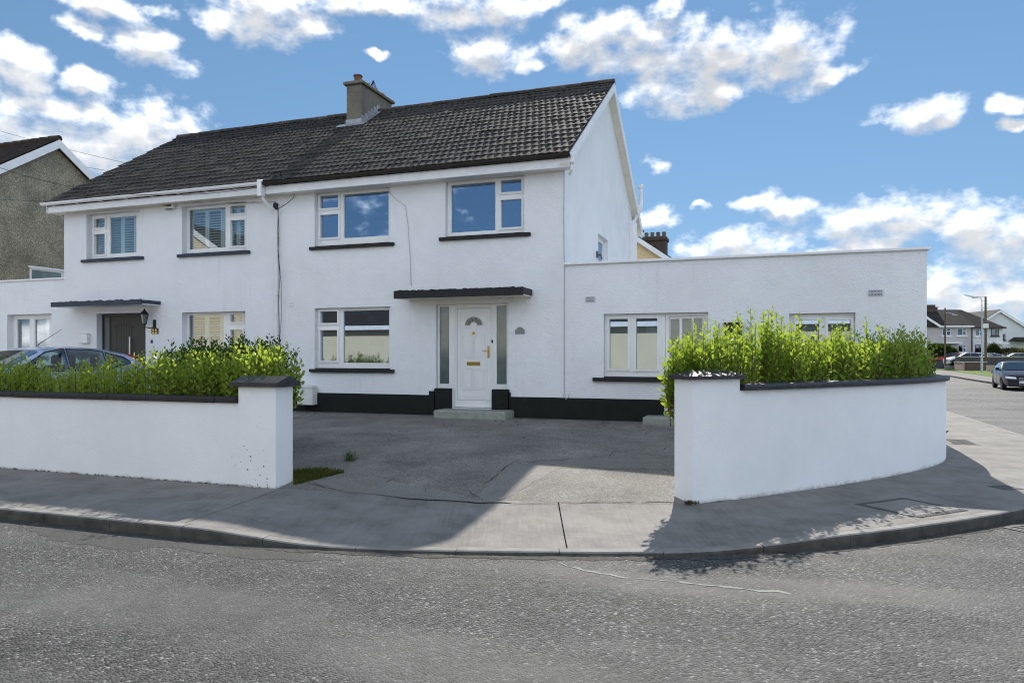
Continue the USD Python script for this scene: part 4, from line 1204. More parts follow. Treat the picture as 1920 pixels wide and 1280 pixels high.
add(home, "fascia", [bx(PARTY_X, RX1, EAVE_Y + 0.02, EAVE_Y + 0.045, EAVE_Z - 0.26, EAVE_Z - 0.03, 0.003)], "white_paint")
add(home, "soffit", bx(PARTY_X, RX1 - 0.03, EAVE_Y + 0.046, FACE_Y - 0.001, EAVE_Z - 0.245, EAVE_Z - 0.225), "white_paint")
add(home, "eave_filler", bx(PARTY_X, RIGHT_X, FACE_Y + 0.002, FACE_Y + 0.27, EAVE_Z - 0.159, EAVE_Z + 0.02), "white_paint")
add(home, "gutter", [gutter_mesh(PARTY_X - 0.05, RX1 + 0.03, EAVE_Y - 0.05, EAVE_Z - 0.02, 0.065)] + [bx(xx - 0.012, xx + 0.012, EAVE_Y - 0.118, EAVE_Y + 0.02, EAVE_Z - 0.092, EAVE_Z - 0.086) for xx in np.arange(PARTY_X + 0.4, RX1, 0.9)], "gutter_iron")
add(home, "gutter_return", [bx(RX1 + 0.001, RX1 + 0.075, EAVE_Y - 0.02, EAVE_Y + 0.12, EAVE_Z - 0.20, EAVE_Z - 0.0, 0.02), tube([(RX1 + 0.03, EAVE_Y + 0.05, EAVE_Z - 0.2), (RX1 + 0.02, EAVE_Y + 0.06, EAVE_Z - 0.3), (RX1 - 0.05, EAVE_Y + 0.2, EAVE_Z - 0.36)], 0.03, 8)], "white_paint")
add(home, "rear_gutter", gutter_mesh(PARTY_X, RX1 + 0.02, BY + 0.05, EAVE_Z - 0.03), "gutter_iron")
add(home, "soil_pipe", [tube([(RIGHT_X + 0.06, 21.25, 3.2), (RIGHT_X + 0.06, 21.25, 5.62), (RIGHT_X + 0.16, 21.25, 5.80), (RX1 + 0.06, 21.25, 5.98), (RX1 + 0.06, 21.25, 6.58)], 0.055, 10), bx(RIGHT_X + 0.001, RIGHT_X + 0.16, 20.75, 21.15, 3.1, 5.55, 0.01), lathe([(0.05, 0), (0.075, 0.02), (0.075, 0.10), (0.03, 0.14)], (RX1 + 0.06, 21.25, 6.56), 10)], "white_paint")
# chimney on the party line
CX0, CX1, CY0, CY1, CZ = -10.58, -10.12, 16.65, 18.30, 8.88
ch = add(home, "chimney", bx(CX0, CX1, CY0, CY1, 7.3, CZ, 0.01), "chimney_render")
add(ch, "cap", [bx(CX0 - 0.07, CX1 + 0.07, CY0 - 0.07, CY1 + 0.07, CZ + 0.001, CZ + 0.085, 0.012), bx(CX0 + 0.03, CX1 - 0.03, CY0 + 0.05, CY1 - 0.05, CZ + 0.0855, CZ + 0.12, 0.03)], "chimney_render")
for yy, hh in ((16.85, 0.20), (17.25, 0.12), (17.65, 0.13), (18.05, 0.12)):
    add(ch, "pot", lathe([(0.10, 0), (0.105, hh - 0.03), (0.125, hh - 0.025), (0.125, hh), (0.09, hh), (0.09, hh - 0.1)], (-10.35, yy, CZ + 0.11), 16), "terracotta", smooth=40)
cw = [tube([(-10.35 + 0.1 * math.cos(a), 17.65 + 0.1 * math.sin(a), CZ + 0.22), (-10.35 + 0.06 * math.cos(a), 17.65 + 0.06 * math.sin(a), CZ + 0.34), (-10.35, 17.65, CZ + 0.48)], 0.008, 5) for a in np.arange(8) * math.pi / 4]
add(ch, "wire_cowl", cw, "black_metal")
fl = []
for s in np.linspace(0, 1, 7)[:-1]:
    ya, yb = CY0 + s * (RIDGE_Y - CY0), CY0 + (s + 1 / 6) * (RIDGE_Y - CY0)
    fl.append(bx(CX1 + 0.001, CX1 + 0.012, ya, yb, zf(yb, -0.1), zf(yb, 0.16)))
    fl.append(turn(bx(CX1 + 0.012, CX1 + 0.15, ya, yb - 0.003, zf(ya, 0.055), zf(ya, 0.062)), (1, 0, 0), math.degrees(math.atan(SLOPE)), (0, ya, zf(ya, 0.058))))
fl.append(bx(CX0 - 0.02, CX1 + 0.02, CY0 - 0.012, CY0 - 0.001, zf(CY0, -0.1), zf(CY0, 0.17)))
fl.append(turn(bx(CX0 - 0.22, CX1 + 0.17, CY0 - 0.24, CY0 - 0.012, zf(CY0, 0.062), zf(CY0, 0.07)), (1, 0, 0), math.degrees(math.atan(SLOPE)), (0, CY0, zf(CY0, 0.066))))
add(ch, "flashing", fl, "lead")
# cables clipped to the front
ck = lambda pts, yy=FACE_Y - 0.012: [(*on(px, py, yy)[:1], yy, on(px, py, yy)[1]) for px, py in pts]
add(home, "cable", [tube(ck([(715, 330), (722, 348), (740, 372), (760, 386), (765, 420), (769, 480), (771, 535)]), 0.005, 5)], "cable_grey")
add(home, "cable", [tube(ck([(1058, 318), (1057, 400), (1058, 500), (1058, 640), (1058, 735)]), 0.007, 5), tube(ck([(1058, 735), (1057, 743), (1061, 748), (1066, 745), (1067, 738)], FACE_Y - 0.03), 0.007, 5)], "cable_grey")
add(home, "cable", [tube(ck([(545, 352), (553, 362), (549, 372), (537, 382), (527, 388), (521, 392)]), 0.006, 5)], "cable")
x, z = on(541, 352, FACE_Y - 0.08)
add(home, "cable_bracket", [bx(x - 0.05, x + 0.05, FACE_Y - 0.12, FACE_Y - 0.001, z - 0.03, z + 0.03, 0.01), tube([(x, FACE_Y - 0.1, z), (x - 0.03, FACE_Y - 0.3, z + 0.22), (x - 0.02, FACE_Y - 0.36, z + 0.30)], 0.01, 6)], "black_metal")
x, z = on(749, 340, FACE_Y - 0.08)
add(home, "cable_bracket", [tube([(x - 0.04, FACE_Y - 0.01, z + 0.03), (x, FACE_Y - 0.1, z - 0.06), (x + 0.04, FACE_Y - 0.01, z + 0.03)], 0.008, 6), bx(x - 0.05, x + 0.05, FACE_Y - 0.03, FACE_Y - 0.001, z + 0.02, z + 0.06, 0.004)], "black_metal")

# ------------------------------------------------------------------ the joined neighbour
nb = thing("joined_house", "aged white house sharing the tiled roof, with louvred shutters, slate-blue sills and a grey door", "house")
N_UL, N_UR, N_LR = opening((162, 402, 262, 486)), opening((341, 387, 462, 476)), opening((341, 586, 460, 694))
N_D = opening((181, 588, 273, 740))
N_D = (N_D[0], N_D[1], 0.55, N_D[3])
shell(nb, LEFT_X, PARTY_X - 0.002, [N_UL, N_UR, N_LR, N_D], "white_roughcast_aged", [(LEFT_X, LEFT_X + 0.28, [])])
w, b = window(nb, N_UL, [(179, 411, 199, 428), (179, 440, 199, 478), (207, 408, 257, 477)], (0, 1), sx(152, 267, 488), sill_mat="slate_blue_paint", glass="glass_blinds", recess=0.15)
shutters(w, N_UL[0] + 0.02, N_UL[1] - 0.02, N_UL[2] + 0.03, N_UL[3] - 0.03, 4, y=FACE_Y + 0.30)
w, b = window(nb, N_UR, [(355, 391, 424, 469), (434, 384, 461, 402), (434, 414, 461, 462)], (1, 2), sx(332, 467, 478), sill_mat="slate_blue_paint", glass="glass_blinds", recess=0.15)
shutters(w, N_UR[0] + 0.02, N_UR[1] - 0.02, N_UR[2] + 0.03, N_UR[3] - 0.03, 4, y=FACE_Y + 0.30)
w, b = window(nb, N_LR, [(354, 589, 421, 684), (434, 587, 457, 604), (434, 618, 457, 680)], (1, 2), sx(332, 467, 698), sill_mat="slate_blue_paint", glass="glass_blinds", recess=0.15)
shutters(w, N_LR[0] + 0.02, N_LR[1] - 0.02, N_LR[2] + 0.03, N_LR[3] - 0.03, 4, y=FACE_Y + 0.30)
# door
y = FACE_Y + 0.16
X0, X1, Z0, Z1 = N_D[0] + 0.003, N_D[1] - 0.003, N_D[2] + 0.003, N_D[3] - 0.003
LX0, LX1 = on(207, 600, y)[0], on(263, 600, y)[0]
SX0, SX1 = on(193, 600, y)[0], on(204, 600, y)[0]
nf = add(nb, "door_frame", prism_xz(rect(X0, Z0, X1, Z1).difference(rect(LX0, Z0 + 0.06, LX1, Z1 - 0.07)).difference(rect(SX0, Z0 + 0.3, SX1, Z1 - 0.09)), y, y + 0.07), "grey_door")
add(nf, "sidelight", bx(SX0 - 0.003, SX1 + 0.003, y + 0.03, y + 0.038, Z0 + 0.297, Z1 - 0.087), "glass_obscure")
nd = add(nb, "door", bx(LX0 + 0.005, LX1 - 0.005, y + 0.012, y + 0.05, Z0 + 0.065, Z1 - 0.075, 0.004), "grey_door", label="dark grey boarded front door with a long steel bar handle")
wl = LX1 - LX0
for i in range(7):
    a = LX0 + wl * (0.12 + i * 0.085)
    add(nd, "board", bx(a, a + wl * 0.078, y + 0.003, y + 0.0115, Z0 + 0.2, Z1 - 0.36 + 0.10 * math.sin(math.pi * (i + 0.5) / 7), 0.003), "grey_door")
arc = LineString([(LX0 + wl * (0.10 + 0.62 * t), Z1 - 0.33 + 0.10 * math.sin(math.pi * t)) for t in np.linspace(0, 1, 14)]).buffer(0.018)
add(nd, "arched_rail", prism_xz(arc, y - 0.002, y + 0.0112), "grey_door")
bxh = LX0 + wl * 0.72
add(nd, "bar_handle", [tube([(bxh, y - 0.06, 1.35), (bxh, y - 0.06, 2.10)], 0.022, 10), cyl((bxh, y - 0.06, 1.42), (bxh, y + 0.012, 1.42), 0.012), cyl((bxh, y - 0.06, 2.03), (bxh, y + 0.012, 2.03), 0.012)], "steel")
add(nd, "lock", lathe([(0.0, -0.01), (0.03, -0.008), (0.03, 0.008), (0, 0.01)], (LX0 + wl * 0.9, y, 1.62), 12), "steel")
CY = FACE_Y - 0.60
cx0, cz1 = on(95, 567, CY)
cx1, _ = on(302, 564, FACE_Y)
cz0 = cz1 - 0.115
edge_x = np.linspace(cx0, cx1, 40)
can = Polygon([(cx0, cz0), (cx1, cz0)] + [(x, cz1 + 0.01 + cg.normal(0, 0.01)) for x in edge_x[::-1]])
add(nb, "door_canopy", [prism_xz(can, CY, CY + 0.03), bx(cx0 + 0.01, cx1 - 0.01, CY + 0.031, FACE_Y - 0.001, cz0 + 0.03, cz1)], "slate_blue_paint")
add(nb, "canopy_soffit", bx(cx0 + 0.02, cx1 - 0.02, CY + 0.032, FACE_Y - 0.002, cz0 + 0.004, cz0 + 0.029), "white_paint")
lp, lz = on(272, 602, FACE_Y - 0.15)
la = add(nb, "wall_lantern", [bx(lp + 0.10, lp + 0.20, FACE_Y - 0.02, FACE_Y - 0.001, lz - 0.20, lz + 0.04, 0.006), tube([(lp + 0.15, FACE_Y - 0.02, lz - 0.12), (lp + 0.14, FACE_Y - 0.12, lz - 0.17), (lp, FACE_Y - 0.17, lz - 0.14), (lp, FACE_Y - 0.17, lz - 0.08)], 0.013, 8),
                         lathe([(0.03, -0.09), (0.05, -0.07), (0.052, -0.06)], (lp, FACE_Y - 0.17, lz), 6), lathe([(0.10, 0.16), (0.105, 0.17), (0.05, 0.24), (0.02, 0.27), (0.012, 0.30), (0, 0.31)], (lp, FACE_Y - 0.17, lz), 6)]
         + [tube([(lp + 0.05 * math.cos(a), FACE_Y - 0.17 + 0.05 * math.sin(a), lz - 0.06), (lp + 0.09 * math.cos(a), FACE_Y - 0.17 + 0.09 * math.sin(a), lz + 0.16)], 0.006, 4) for a in np.arange(6) * math.pi / 3], "black_metal")
add(la, "lantern_glass", lathe([(0.046, -0.058), (0.086, 0.158)], (lp, FACE_Y - 0.17, lz), 6), "glass_obscure")
x, z = on(291, 620)
pq = add(nb, "number_plaque", [moved(prism_xz(Polygon([(-0.105, -0.075), (0.105, -0.075), (0.105, 0.045), (0.05, 0.075), (-0.05, 0.075), (-0.105, 0.045)]), FACE_Y - 0.016, FACE_Y - 0.001), (x, 0, z))], "black_plastic")
tm = meshkit.text_mesh("11", 0.10, 0.003, bold=True)
tm.apply_transform(trimesh.transformations.rotation_matrix(math.pi / 2, (1, 0, 0)))
tm.apply_translation([x - tm.bounds[:, 0].mean(), FACE_Y - 0.017 - tm.bounds[1, 1], z - tm.bounds[:, 2].mean() - 0.01])
add(pq, "digits", tm, "brass")
x, z = on(285, 640)
add(nb, "door_bell", bx(x - 0.03, x + 0.03, FACE_Y - 0.02, FACE_Y - 0.001, z - 0.04, z + 0.04, 0.006), "black_plastic")
x, z = on(162, 633)
add(nb, "letter_box", [bx(x - 0.15, x + 0.13, FACE_Y - 0.10, FACE_Y - 0.001, z - 0.14, z + 0.09, 0.01), bx(x - 0.165, x + 0.145, FACE_Y - 0.115, FACE_Y - 0.001, z + 0.091, z + 0.105, 0.004), bx(x - 0.10, x - 0.0, FACE_Y - 0.104, FACE_Y - 0.1005, z + 0.02, z + 0.032)], "white_paint")
x, z = on(315, 383, FACE_Y - 0.08)
ab = add(nb, "alarm_box", bx(x - 0.15, x + 0.17, FACE_Y - 0.10, FACE_Y - 0.001, z - 0.11, z + 0.12, 0.014), "meter_plastic")
add(ab, "alarm_face", bx(x - 0.125, x - 0.03, FACE_Y - 0.1035, FACE_Y - 0.1005, z - 0.06, z + 0.085), "alarm_yellow")
add(ab, "alarm_face", bx(x - 0.029, x + 0.06, FACE_Y - 0.1035, FACE_Y - 0.1005, z - 0.06, z + 0.085), "alarm_green")
add(ab, "alarm_face", bx(x + 0.061, x + 0.115, FACE_Y - 0.1035, FACE_Y - 0.1005, z - 0.06, z + 0.085), "alarm_blue")
add(ab, "sounder_slot", bx(x - 0.08, x + 0.09, FACE_Y - 0.096, FACE_Y - 0.02, z - 0.118, z - 0.1105), "black_plastic")
# roof of the neighbour
NX0 = LEFT_X - 0.20
rf2 = roof_base(nb, NX0 + 0.03, PARTY_X - 0.003)
tiled_slope(rf2, NX0, PARTY_X + 0.02, EAVE_Y - 0.04, EAVE_Z + 0.01, RIDGE_Y, RIDGE_Z + 0.01, 4)
ridge_run(rf2, NX0, PARTY_X - 0.003, RIDGE_Y, RIDGE_Z + 0.045, 5)
add(nb, "bargeboard", prism_yz(barge, NX0 + 0.002, NX0 + 0.028), "white_paint")
add(nb, "fascia", bx(NX0, PARTY_X - 0.003, EAVE_Y + 0.02, EAVE_Y + 0.045, EAVE_Z - 0.25, EAVE_Z - 0.03, 0.003), "white_paint")
add(nb, "soffit", bx(NX0 + 0.03, PARTY_X - 0.003, EAVE_Y + 0.046, FACE_Y - 0.001, EAVE_Z - 0.245, EAVE_Z - 0.225), "soffit_cream")
add(nb, "eave_filler", bx(LEFT_X, PARTY_X - 0.003, FACE_Y + 0.002, FACE_Y + 0.27, EAVE_Z - 0.159, EAVE_Z + 0.02), "white_paint")
gm = [gutter_mesh(NX0 - 0.08, PARTY_X - 0.06, EAVE_Y - 0.055, EAVE_Z - 0.01, 0.068)] + [bx(xx - 0.015, xx + 0.015, EAVE_Y - 0.125, EAVE_Y + 0.02, EAVE_Z - 0.092, EAVE_Z - 0.082) for xx in np.arange(NX0 + 0.3, PARTY_X, 0.8)]
add(nb, "gutter", gm, "gutter_white")
px_ = PARTY_X - 0.06
add(nb, "downpipe", [bx(px_ - 0.07, px_ + 0.05, EAVE_Y - 0.13, EAVE_Y + 0.03, EAVE_Z - 0.33, EAVE_Z + 0.04, 0.015), tube([(px_, EAVE_Y - 0.04, EAVE_Z - 0.33), (px_ + 0.03, EAVE_Y + 0.02, EAVE_Z - 0.42), (px_ + 0.14, FACE_Y - 0.06, EAVE_Z - 0.62), (px_ + 0.15, FACE_Y - 0.05, EAVE_Z - 0.75), (px_ + 0.15, FACE_Y - 0.05, 0.4)], 0.036, 10)] + [bx(px_ + 0.10, px_ + 0.20, FACE_Y - 0.095, FACE_Y - 0.002, zz, zz + 0.04, 0.004) for zz in (1.6, 3.0, 4.3)], "gutter_white")
add(nb, "cable", [tube(ck([(521, 392), (523, 430), (521, 470), (525, 520), (522, 560), (524, 620), (523, 660)], FACE_Y - 0.09), 0.006, 5), tube(ck([(522, 392), (520, 450), (527, 530), (528, 590), (524, 640), (524, 690)], FACE_Y - 0.095), 0.005, 5)], "cable")
x, z = on(517, 386, FACE_Y - 0.05)
add(nb, "cable_bracket", [bx(x - 0.05, x + 0.04, FACE_Y - 0.10, FACE_Y - 0.001, z - 0.08, z + 0.07, 0.02)], "black_plastic")
# single-storey wing on the far side
NW0, NTOP = -20.6, 3.60
N_W = opening((13, 590, 96, 690))
wing = rect(NW0, 0.0, LEFT_X - 0.002, NTOP).difference(rect(N_W[0], N_W[2], N_W[1], N_W[3]))
add(nb, "wing_wall", [prism_xz(wing, FACE_Y + 0.004, FACE_Y + 0.26), bx(NW0, NW0 + 0.26, FACE_Y + 0.261, 20, 0, NTOP)], "white_roughcast_aged")
add(nb, "wing_roof", bx(NW0 + 0.261, LEFT_X - 0.003, FACE_Y + 0.262, 20, NTOP - 0.3, NTOP - 0.2), "lead")
add(nb, "wing_coping", bx(NW0 - 0.03, LEFT_X - 0.004, FACE_Y - 0.03, FACE_Y + 0.29, NTOP + 0.001, NTOP + 0.045, 0.008), "white_paint")
w, b = window(nb, N_W, [(33, 598, 57, 676), (66, 598, 94, 676)], (), (N_W[0] - 0.1, N_W[1] + 0.1), sill_mat="slate_blue_paint", glass="glass_blinds", name="wing_window", recess=0.17)
shutters(w, N_W[0] + 0.02, N_W[1] - 0.02, N_W[2] + 0.03, N_W[3] - 0.03, 3, y=FACE_Y + 0.32)
add(nb, "wing_room", bx(NW0 + 0.3, LEFT_X - 0.3, FACE_Y + 3, FACE_Y + 3.1, 0.4, 3.2), "room_wall")

# ------------------------------------------------------------------ pebbledashed house behind the neighbour
pb = thing("pebbledash_house", "grey pebbledashed house with white bargeboards and a mossy brown roof, beyond the joined house", "house")
PGX, PRY, PRZ, PSL = -22.3, 17.45, 8.83, 0.68
pzw = lambda yy, d=0.0: PRZ - abs(yy - PRY) * PSL + d
pwin = rect(16.55, 3.45, 17.75, 4.52)
pg = Polygon([(13.4, 0), (21.5, 0), (21.5, pzw(21.5, -0.12)), (PRY, pzw(PRY, -0.12)), (13.4, pzw(13.4, -0.12))]).difference(pwin)
add(pb, "gable_wall", prism_yz(pg, PGX - 0.3, PGX), "pebbledash")
add(pb, "wall", [bx(PGX - 9, PGX - 0.301, 13.4, 13.7, 0, 5.85), bx(PGX - 9, PGX - 0.301, 21.2, 21.5, 0, 5.85)], "pebbledash")
rp = Polygon([(13.05, pzw(13.05)), (PRY, pzw(PRY)), (21.85, pzw(21.85)), (21.85, pzw(21.85, -0.08)), (PRY, pzw(PRY, -0.08)), (13.05, pzw(13.05, -0.08))])
plain("mossy_tile", (0.050, 0.037, 0.029), 0.9, 0.2, vary=(5, 0.55), bumps=(30, 0.01))
pr = add(pb, "roof", prism_yz(rp, PGX - 9.3, PGX + 0.16), "mossy_tile")
ts = []
tg = np.random.default_rng(9)
ang = math.atan(PSL)
for r in range(18):
    for c in range(14):
        s0 = r * 0.295
        t = TILES[int(tg.integers(5))].copy()
        t.vertices[:, 0] *= 0.98
        t.vertices[:, 0] += (PGX + 0.17) - (c + 1) * 0.30 + (0.15 if r % 2 else 0) - (0.15 if r % 2 and c == 0 else 0)
        t.vertices[:, 1] += s0 - 0.03 + tg.normal(0, 0.004)
        t.apply_transform(trimesh.transformations.rotation_matrix(ang, (1, 0, 0)))
        t.apply_translation([0, 13.05, pzw(13.05, 0.006)])
        ts.append(t)
add(pr, "tiles", ts, "mossy_tile", kind="stuff")
ridge = []
for i in range(10):
    ridge.append(tube([(PGX + 0.17 - i * 0.42, PRY, PRZ + 0.02), (PGX + 0.17 - (i + 1) * 0.42 + 0.01, PRY, PRZ + 0.03)], [0.11, 0.12], 8))
add(pr, "ridge_tiles", ridge, "mossy_tile", kind="stuff")
pbarge = Polygon([(13.05, pzw(13.05, -0.02)), (PRY, pzw(PRY, -0.02)), (21.85, pzw(21.85, -0.02)), (21.85, pzw(21.85, -0.30)), (PRY, pzw(PRY, -0.30)), (13.05, pzw(13.05, -0.30))])
add(pb, "bargeboard", prism_yz(pbarge, PGX + 0.161, PGX + 0.19), "white_paint")
pv = Polygon([(13.05, pzw(13.05, -0.24)), (PRY, pzw(PRY, -0.24)), (21.85, pzw(21.85, -0.24)), (21.85, pzw(21.85, -0.27)), (PRY, pzw(PRY, -0.27)), (13.05, pzw(13.05, -0.27))])
add(pb, "verge_soffit", prism_yz(pv, PGX + 0.001, PGX + 0.160), "far_frame_brown")
wf = pwin.difference(rect(16.62, 3.55, 17.66, 3.97)).difference(rect(16.62, 4.05, 17.66, 4.40))
pw = add(pb, "gable_window", [moved(prism_yz(wf, 0, 0.06), (PGX - 0.06, 0, 0)), bx(PGX - 0.01, PGX + 0.04, 16.5, 17.8, 4.46, 4.52)], "white_pvc")
add(pw, "pane", bx(PGX - 0.035, PGX - 0.028, 16.61, 17.67, 3.54, 3.98), "glass_obscure")
add(pw, "pane", bx(PGX - 0.035, PGX - 0.028, 16.61, 17.67, 4.04, 4.41), "glass_obscure")

# cream house behind, seen over the flat roof
ch2 = thing("cream_house", "cream gabled house with white bargeboard and a dark chimney, showing above the flat roof", "house")
CYF = 36.0
yx = lambda px, py: on(px, py, CYF)
ax, az = yx(1190, 443)
ex, ez = yx(1258, 487)
sl = (az - ez) / (ex - ax)
pk = ax - 2.6
pkz = az + sl * 2.6
lo = ex + 1.6
loz = ez - sl * 1.6
cgp = Polygon([(pk - (lo - pk), -0.3), (lo - 0.35, -0.3), (lo - 0.35, loz - 0.1 + 0.35 * sl), (pk, pkz - 0.1), (pk - (lo - pk) + 0.35, loz - 0.1 + 0.35 * sl)])
add(ch2, "gable_wall", prism_xz(cgp, CYF, CYF + 7), "yellow_plaster")
crp = Polygon([(lo, loz), (pk, pkz), (2 * pk - lo, loz), (2 * pk - lo, loz + 0.12), (pk, pkz + 0.12), (lo, loz + 0.12)])
add(ch2, "roof", prism_xz(crp, CYF - 0.25, CYF + 7.2), "far_roof")
cb = Polygon([(lo, loz - 0.22), (pk, pkz - 0.22), (2 * pk - lo, loz - 0.22), (2 * pk - lo, loz + 0.06), (pk, pkz + 0.06), (lo, loz + 0.06)])
add(ch2, "bargeboard", prism_xz(cb, CYF - 0.29, CYF - 0.251), "white_paint")
hx0, hz1 = on(1207, 446, CYF + 4)
hx1, hz0 = on(1250, 480, CYF + 4)
cc = add(ch2, "chimney", [bx(hx0, hx1, CYF + 3.6, CYF + 4.5, hz0 - 1.5, hz1, 0.02), bx(hx0 - 0.06, hx1 + 0.06, CYF + 3.54, CYF + 4.56, hz1 - 0.25, hz1 - 0.05, 0.02)], "wall_brown")
for i in range(4):
    add(cc, "pot", lathe([(0.10, 0), (0.11, 0.25), (0.13, 0.26), (0.08, 0.3)], (hx0 + 0.15 + i * (hx1 - hx0 - 0.3) / 3, CYF + 4.05, hz1 - 0.01), 10), "chimney_render")

# ------------------------------------------------------------------ front walls
lw = thing("front_wall", "long straight white rendered wall with dark coping, ending in a taller gabled-cap pier", "garden wall")
add(lw, "wall", bx(-30, -6.252, 7.36, 7.58, -0.15, 1.04), "white_smooth_specked")
cg2 = np.random.default_rng(6)
xe = -30.0
while xe < -6.3:
    nxt = min(xe + 1.8, -6.253)
    zz = cg2.normal(0, 0.002)
    add(lw, "coping_stone", bx(xe + 0.002, nxt - 0.002, 7.315, 7.62, 1.041 + zz, 1.112 + zz, 0.014), "coping_black")
    xe = nxt
pier = add(lw, "pier", bx(-6.25, -5.68, 7.345, 7.70, -0.15, 1.255, 0.012), "white_smooth_specked")
cap = Polygon([(7.285, 1.256), (7.76, 1.256), (7.76, 1.305), (7.522, 1.385), (7.285, 1.305)])
add(lw, "pier_cap", prism_yz(cap, -6.32, -5.61), "coping_grey")

rw = thing("curved_wall", "white rendered wall curving round the street corner under dark coping, its end pier taller", "garden wall")
i0, i1 = nearest(WALLLINE, (-0.26, 8.58)), nearest(WALLLINE, (3.0, 20))
arc_c = along(np.vstack([[-0.62, 8.225], [-0.45, 8.40], WALLLINE[i0:]]), 0, i1 - i0 + 2, 64)
add(rw, "wall", sweep(arc_c, [(0.0, -0.2), (0.0, 1.24), (0.22, 1.24), (0.22, -0.2)]), "white_smooth", smooth=25)
s_arc = np.r_[0, np.cumsum(np.linalg.norm(np.diff(arc_c, axis=0), axis=1))]
q = 0.545
while q < s_arc[-1] - 0.5:
    e = min(q + 1.45, s_arc[-1])
    pts = np.stack([np.interp(np.linspace(q + 0.002, e - 0.002, 8), s_arc, arc_c[:, c]) for c in (0, 1)], 1)
    zz = cg2.normal(0, 0.002)
    add(rw, "coping_stone", sweep(pts, [(-0.05, 1.243 + zz), (-0.055, 1.285 + zz), (-0.03, 1.312 + zz), (0.24, 1.322 + zz), (0.265, 1.30 + zz), (0.26, 1.243 + zz)]), "coping_grey")
    q = e
d = np.array([0.70, 0.714])
nrm = np.array([-d[1], d[0]])
P = np.array([-0.745, 8.09])
foot = [P - 0.004 * nrm, P + d * 0.695 - 0.004 * nrm, P + d * 0.695 + 0.30 * nrm, P + 0.30 * nrm]
add(rw, "pier", prism_xy(Polygon(foot), -0.2, 1.375), "white_smooth")
o = 0.055
base = [P - d * o - nrm * o, P + d * (0.695 + o) - nrm * o, P + d * (0.695 + o) + nrm * (0.30 + o), P - d * o + nrm * (0.30 + o)]
apx = [P + d * 0.08 + nrm * 0.15, P + d * 0.615 + nrm * 0.15]
hull = [(*b_, 1.376) for b_ in base] + [(*b_, 1.415) for b_ in base] + [(*a, 1.475) for a in apx]
add(rw, "pier_cap", trimesh.convex.convex_hull(np.array(hull)), "coping_grey")

# weeds, grass, litter
def blades(pts, h, w, seed, lean=0.5):
    g = np.random.default_rng(seed)
    v, f = [], []
    for x, y, z in pts:
        for _ in range(3):
            a, hh, l = g.uniform(0, 6.28), h * g.uniform(0.5, 1.2), g.uniform(0.05, lean)
            dx, dy = math.cos(a), math.sin(a)
            ww = w * g.uniform(0.6, 1.2)
            b_ = np.array([x + g.normal(0, 0.008), y + g.normal(0, 0.008), z])
            s = np.array([-dy, dx, 0]) * ww
            m_ = b_ + np.array([dx * l * hh * 0.4, dy * l * hh * 0.4, hh * 0.6])
            t = b_ + np.array([dx * l * hh, dy * l * hh, hh * 0.95])
            n = len(v)
            v += [b_ - s, b_ + s, m_ - s * 0.7, m_ + s * 0.7, t]
            f += [(n, n + 1, n + 3), (n, n + 3, n + 2), (n + 2, n + 3, n + 4)]
    return trimesh.Trimesh(np.array(v), np.array(f), process=False)


gg = np.random.default_rng(31)
tri = Polygon(dp([(551, 882), (600, 879), (645, 886), (600, 897), (551, 909)]))
pts = []
while len(pts) < 650:
    x, y = gg.uniform(tri.bounds[0], tri.bounds[2]), gg.uniform(tri.bounds[1], tri.bounds[3])
    if shapely.contains_xy(tri, x, y):
        pts.append((x, y, float(plot_z(x, y))))
add(None, "grass", [blades(pts, 0.055, 0.004, 1), drape(tri, dz, 0.006)], "grass_blade")
tag("/World/grass", "patch of short grass growing beside the white pier at the drive's edge", "grass", kind="stuff")
pts = [(-5.50 + gg.normal(0, 0.05), 8.75 + gg.normal(0, 0.05), float(plot_z(-5.5, 8.75))) for _ in range(30)]
add(None, "weed", blades(pts, 0.16, 0.003, 2, 0.9), "leaf_deep")
tag("/World/weed", "wispy dark weed sprouting from the drive behind the grass patch", "weed")
pts = []
for x in gg.uniform(-13, -5.7, 160):
    pts.append((x, 7.355 - abs(gg.normal(0, 0.006)), 0.0))
add(None, "moss", blades(pts, 0.022, 0.006, 3, 0.9), "leaf_far")
tag("/World/moss", "thin line of moss along the foot of the straight white wall", "moss", kind="stuff")
pts = [(-0.76 + gg.normal(0, 0.03), 8.10 + gg.normal(0, 0.03), float(plot_z(-0.8, 8.15))) for _ in range(40)]
add(None, "weed", blades(pts, 0.04, 0.006, 5, 0.9), "leaf_olive")
tag("/World/weed_001", "low dry weed at the foot of the curved wall's pier", "weed")
lit = []
for _ in range(150):
    x, y = gg.uniform(-6, -0.9), 13.5 - abs(gg.normal(0, 1.3))
    if y < front_line(x) + 0.5:
        continue
    s = gg.uniform(0.012, 0.035)
    a = gg.uniform(0, 6.28)
    z = float(plot_z(x, y)) + 0.004
    lit.append(trimesh.Trimesh([(x + s * math.cos(a + t), y + 0.6 * s * math.sin(a + t), z + gg.uniform(0.001, 0.012)) for t in (0, 1.6, 3.1, 4.7)], [(0, 1, 2), (0, 2, 3)], process=False))
for _ in range(60):
    x, y = on(572, 741)[0] + gg.normal(-0.1, 0.5), 12.9 + gg.normal(0, 0.35)
    s = gg.uniform(0.012, 0.03)
    a = gg.uniform(0, 6.28)
    z = float(plot_z(x, y)) + 0.004
    lit.append(trimesh.Trimesh([(x + s * math.cos(a + t), y + 0.6 * s * math.sin(a + t), z + gg.uniform(0.001, 0.012)) for t in (0, 1.6, 3.1, 4.7)], [(0, 1, 2), (0, 2, 3)], process=False))
add(None, "leaf_litter", lit, "litter_leaf")
tag("/World/leaf_litter", "scattered dry leaves and crumbs lying on the drive", "leaves", kind="stuff")

